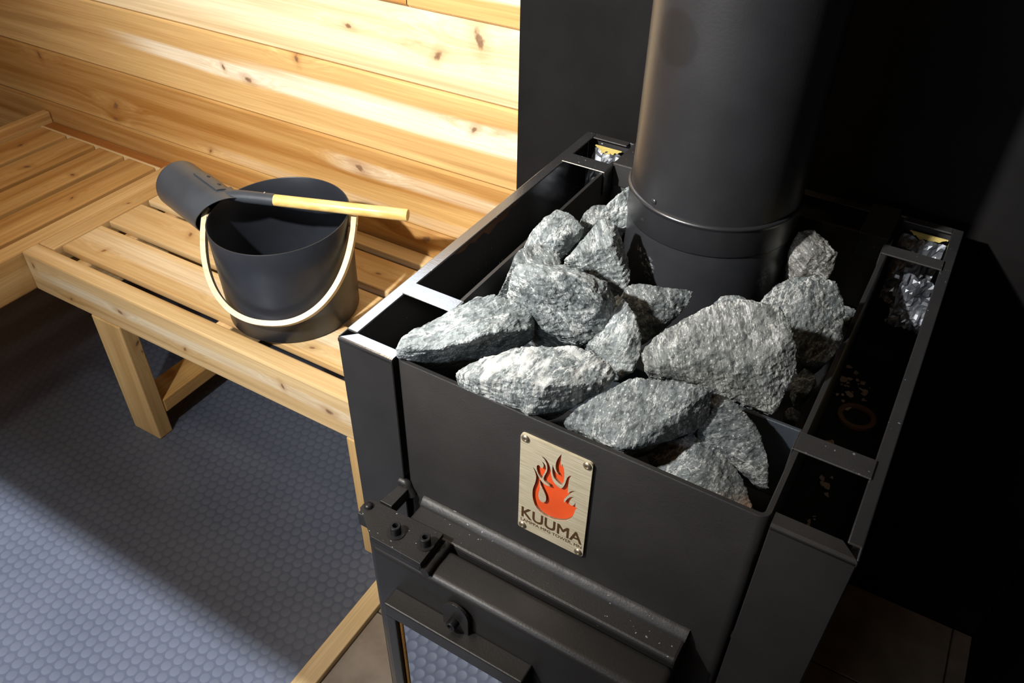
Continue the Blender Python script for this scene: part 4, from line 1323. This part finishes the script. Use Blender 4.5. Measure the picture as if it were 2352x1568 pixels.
    ('biggest broad slab-faced stone right of the centre, in front of the pipe', dict(base=0.95, tint=(1.0, 1.0, 0.97)), (0.1, -0.6, 0.8), ((0.3090, 0.1364, 0.7150), (0.3216, 0.1432, 0.7280), (0.3369, 0.1544, 0.7380), (0.3537, 0.1647, 0.7420), (0.3772, 0.1681, 0.7420), (0.3890, 0.1754, 0.7380), (0.4015, 0.1720, 0.7280), (0.4133, 0.1651, 0.7120), (0.4218, 0.1604, 0.6900), (0.4201, 0.1487, 0.6680), (0.4171, 0.1401, 0.6480), (0.4136, 0.1358, 0.6470), (0.3997, 0.1310, 0.6520), (0.3744, 0.1237, 0.6630), (0.3578, 0.1183, 0.6700), (0.3384, 0.1117, 0.6720), (0.3142, 0.1064, 0.6720), (0.2942, 0.1029, 0.6720), (0.2848, 0.1135, 0.6820), (0.2898, 0.1252, 0.6950), (0.3143, 0.1067, 0.6850), (0.3191, 0.1132, 0.7080), (0.3584, 0.1183, 0.6900), (0.3949, 0.1387, 0.7020), (0.4047, 0.1526, 0.7120), (0.3118, 0.1615, 0.6390), (0.3219, 0.1610, 0.6523), (0.3338, 0.1646, 0.6625), (0.3460, 0.1699, 0.6667), (0.3628, 0.1727, 0.6665), (0.3709, 0.1793, 0.6625), (0.3793, 0.1816, 0.6520), (0.3869, 0.1836, 0.6354), (0.3919, 0.1890, 0.6128), (0.3895, 0.1891, 0.5901), (0.3864, 0.1901, 0.5696), (0.3838, 0.1872, 0.5685), (0.3737, 0.1820, 0.5736), (0.3555, 0.1729, 0.5849), (0.3437, 0.1666, 0.5921), (0.3295, 0.1610, 0.5942), (0.3118, 0.1571, 0.5944), (0.2972, 0.1546, 0.5946), (0.2915, 0.1584, 0.6051), (0.2964, 0.1616, 0.6185), (0.3128, 0.1527, 0.6077), (0.3181, 0.1487, 0.6313), (0.3454, 0.1592, 0.6125), (0.3729, 0.1692, 0.6248), (0.3807, 0.1751, 0.6353))),
    ('stone edge showing between the pipe and the biggest broad stone', dict(base=0.85), (0.1, -0.3, 0.95), ((0.3227, 0.2026, 0.7000), (0.3283, 0.2094, 0.7060), (0.3429, 0.2187, 0.7080), (0.3531, 0.2194, 0.7050), (0.3530, 0.2165, 0.6970), (0.3282, 0.2039, 0.6920), (0.3175, 0.2251, 0.6605), (0.3224, 0.2284, 0.6667), (0.3341, 0.2350, 0.6687), (0.3421, 0.2366, 0.6656), (0.3415, 0.2369, 0.6574), (0.3215, 0.2286, 0.6524))),
    ('grey stone with a jagged right edge near the right wall of the stone box', dict(base=0.9), (0.2, -0.5, 0.85), ((0.3620, 0.2261, 0.7020), (0.3700, 0.2406, 0.7160), (0.3858, 0.2580, 0.7220), (0.4038, 0.2726, 0.7220), (0.4210, 0.2798, 0.7160), (0.4341, 0.2752, 0.7000), (0.4372, 0.2682, 0.6880), (0.4458, 0.2633, 0.6700), (0.4474, 0.2538, 0.6560), (0.4401, 0.2412, 0.6450), (0.4211, 0.2256, 0.6480), (0.4065, 0.2227, 0.6680), (0.3862, 0.2220, 0.6880), (0.4091, 0.2503, 0.7060), (0.3686, 0.2601, 0.6406), (0.3756, 0.2650, 0.6551), (0.3878, 0.2751, 0.6615), (0.4014, 0.2855, 0.6616), (0.4142, 0.2934, 0.6555), (0.4237, 0.2968, 0.6390), (0.4257, 0.2967, 0.6266), (0.4320, 0.3001, 0.6081), (0.4329, 0.2983, 0.5937), (0.4270, 0.2927, 0.5823), (0.4124, 0.2799, 0.5851), (0.4016, 0.2706, 0.6056), (0.3866, 0.2627, 0.6261), (0.4048, 0.2765, 0.6448))),
    ('brownish grey stone at the back right corner beside the pipe', dict(base=0.7, tint=(1.1, 1.0, 0.9)), (0.1, -0.5, 0.85), ((0.3650, 0.3308, 0.6900), (0.3605, 0.3406, 0.7040), (0.3639, 0.3531, 0.7180), (0.3773, 0.3618, 0.7200), (0.3895, 0.3608, 0.7140), (0.4079, 0.3598, 0.7000), (0.4105, 0.3523, 0.6880), (0.4090, 0.3442, 0.6760), (0.3789, 0.3239, 0.6760), (0.3872, 0.3347, 0.7080), (0.3568, 0.3900, 0.6052), (0.3536, 0.3928, 0.6200), (0.3571, 0.3973, 0.6349), (0.3684, 0.4035, 0.6371), (0.3785, 0.4051, 0.6307), (0.3935, 0.4096, 0.6160), (0.3953, 0.4081, 0.6033), (0.3937, 0.4057, 0.5907), (0.3680, 0.3892, 0.5904), (0.3761, 0.3869, 0.6239))),
    ('tiny stone touching the right wall of the stone box', dict(base=0.8), (0.2, -0.2, 0.95), ((0.4290, 0.3358, 0.6400), (0.4307, 0.3480, 0.6480), (0.4421, 0.3506, 0.6460), (0.4484, 0.3533, 0.6400), (0.4439, 0.3402, 0.6340), (0.4356, 0.3335, 0.6320), (0.4285, 0.3613, 0.5962), (0.4301, 0.3692, 0.6045), (0.4397, 0.3718, 0.6025), (0.4449, 0.3757, 0.5964), (0.4410, 0.3665, 0.5901), (0.4339, 0.3615, 0.5880))),
    ('small dark stone low down behind the right end of the divider', dict(base=0.6), (0.6, -0.3, 0.7), ((0.4135, 0.2237, 0.6220), (0.4213, 0.2381, 0.6340), (0.4349, 0.2368, 0.6280), (0.4394, 0.2356, 0.6200), (0.4346, 0.2233, 0.6140), (0.4237, 0.2153, 0.6120), (0.4145, 0.2408, 0.5854), (0.4208, 0.2483, 0.5976), (0.4313, 0.2491, 0.5915), (0.4348, 0.2506, 0.5834), (0.4309, 0.2427, 0.5773), (0.4223, 0.2371, 0.5752))),
    ('smallest dark pebble deep in the corner where divider meets right wall', dict(base=0.6), (0.4, -0.2, 0.9), ((0.4177, 0.1896, 0.6060), (0.4237, 0.1987, 0.6120), (0.4348, 0.1976, 0.6080), (0.4340, 0.1911, 0.6000), (0.4231, 0.1882, 0.6000), (0.4178, 0.2029, 0.5735), (0.4226, 0.2083, 0.5796), (0.4312, 0.2085, 0.5755), (0.4304, 0.2056, 0.5674), (0.4219, 0.2034, 0.5674))),
)


def fbm(p, octs):
    s, a = 0.0, 1.0
    for _ in range(octs):
        s += a * noise.noise(p)
        p = p * 2.13
        a *= 0.5
    return s


def make_stone(label, pts, mat, seed, lay):
    c = Vector((0, 0, 0))
    for p in pts:
        c += Vector(p)
    c /= len(pts)
    bm = bmesh.new()
    for p in pts:
        bm.verts.new(Vector(p) - c)
    res = bmesh.ops.convex_hull(bm, input=bm.verts)
    dead = [g for g in res['geom_interior'] if isinstance(g, bmesh.types.BMVert)] + [g for g in res['geom_unused'] if isinstance(g, bmesh.types.BMVert)]
    if dead:
        bmesh.ops.delete(bm, geom=list(set(dead)), context='VERTS')
    tmp_me = bpy.data.meshes.new('tmp')
    bm.to_mesh(tmp_me)
    bm.free()
    tmp = bpy.data.objects.new('tmp', tmp_me)
    COL.objects.link(tmp)
    md = tmp.modifiers.new('r', 'REMESH')
    md.mode = 'VOXEL'
    md.voxel_size = 0.0021
    bpy.context.view_layer.update()
    dg = bpy.context.evaluated_depsgraph_get()
    me = bpy.data.meshes.new_from_object(tmp.evaluated_get(dg))
    bpy.data.objects.remove(tmp)
    me.name = 'sauna_stone'
    lay = Vector(lay).normalized()
    u_, v_, _a = frame_of(lay)
    off = Vector((seed * 3.7, seed * 1.9, seed * 5.3))
    nv = [v.normal.copy() for v in me.vertices]
    for v, nn in zip(me.vertices, nv):
        p = v.co + off
        l = p.dot(lay)
        # broad chipping, bedding steps and crystalline grain
        q = p * 19
        d = 0.0019 * fbm(q, 2)
        cell = noise.voronoi(p * 27)[0]
        d += 0.0010 * (min(1.0, (cell[1] - cell[0]) * 2.2) - 0.6)
        side = 1.0 - abs(nn.dot(lay))
        w = l * 150 + 2.0 * noise.noise(p * 24)
        step = (w - math.floor(w))
        d += 0.0011 * side * (step if step < 0.85 else (1 - step) * 5.6)
        d += 0.0010 * noise.noise(p * 140) + 0.0008 * noise.noise(p * 320)
        v.co = v.co + nn * (d - 0.0003)
    for p in me.polygons:
        p.use_smooth = False
    me.update()
    o = link('sauna_stone', me, mat)
    o.location = c
    return tag(o, label, 'stone', 'sauna stones heaped in the stove')


for k, (label, kind, lay, pts) in enumerate(STONES):
    kw = dict(seed=k * 0.731 + 0.2)
    kw.update(kind)
    make_stone(label, pts, stone_mat('sauna_stone_%d' % (k + 1), **kw), k * 1.37 + 0.4, lay)

# ------------------------------------------------------------------ lift the built objects so that the rubber floor is at height zero
for o in COL.objects:
    if o.parent is None and o.type in {'MESH', 'EMPTY'}:
        o.location.z += -FZ
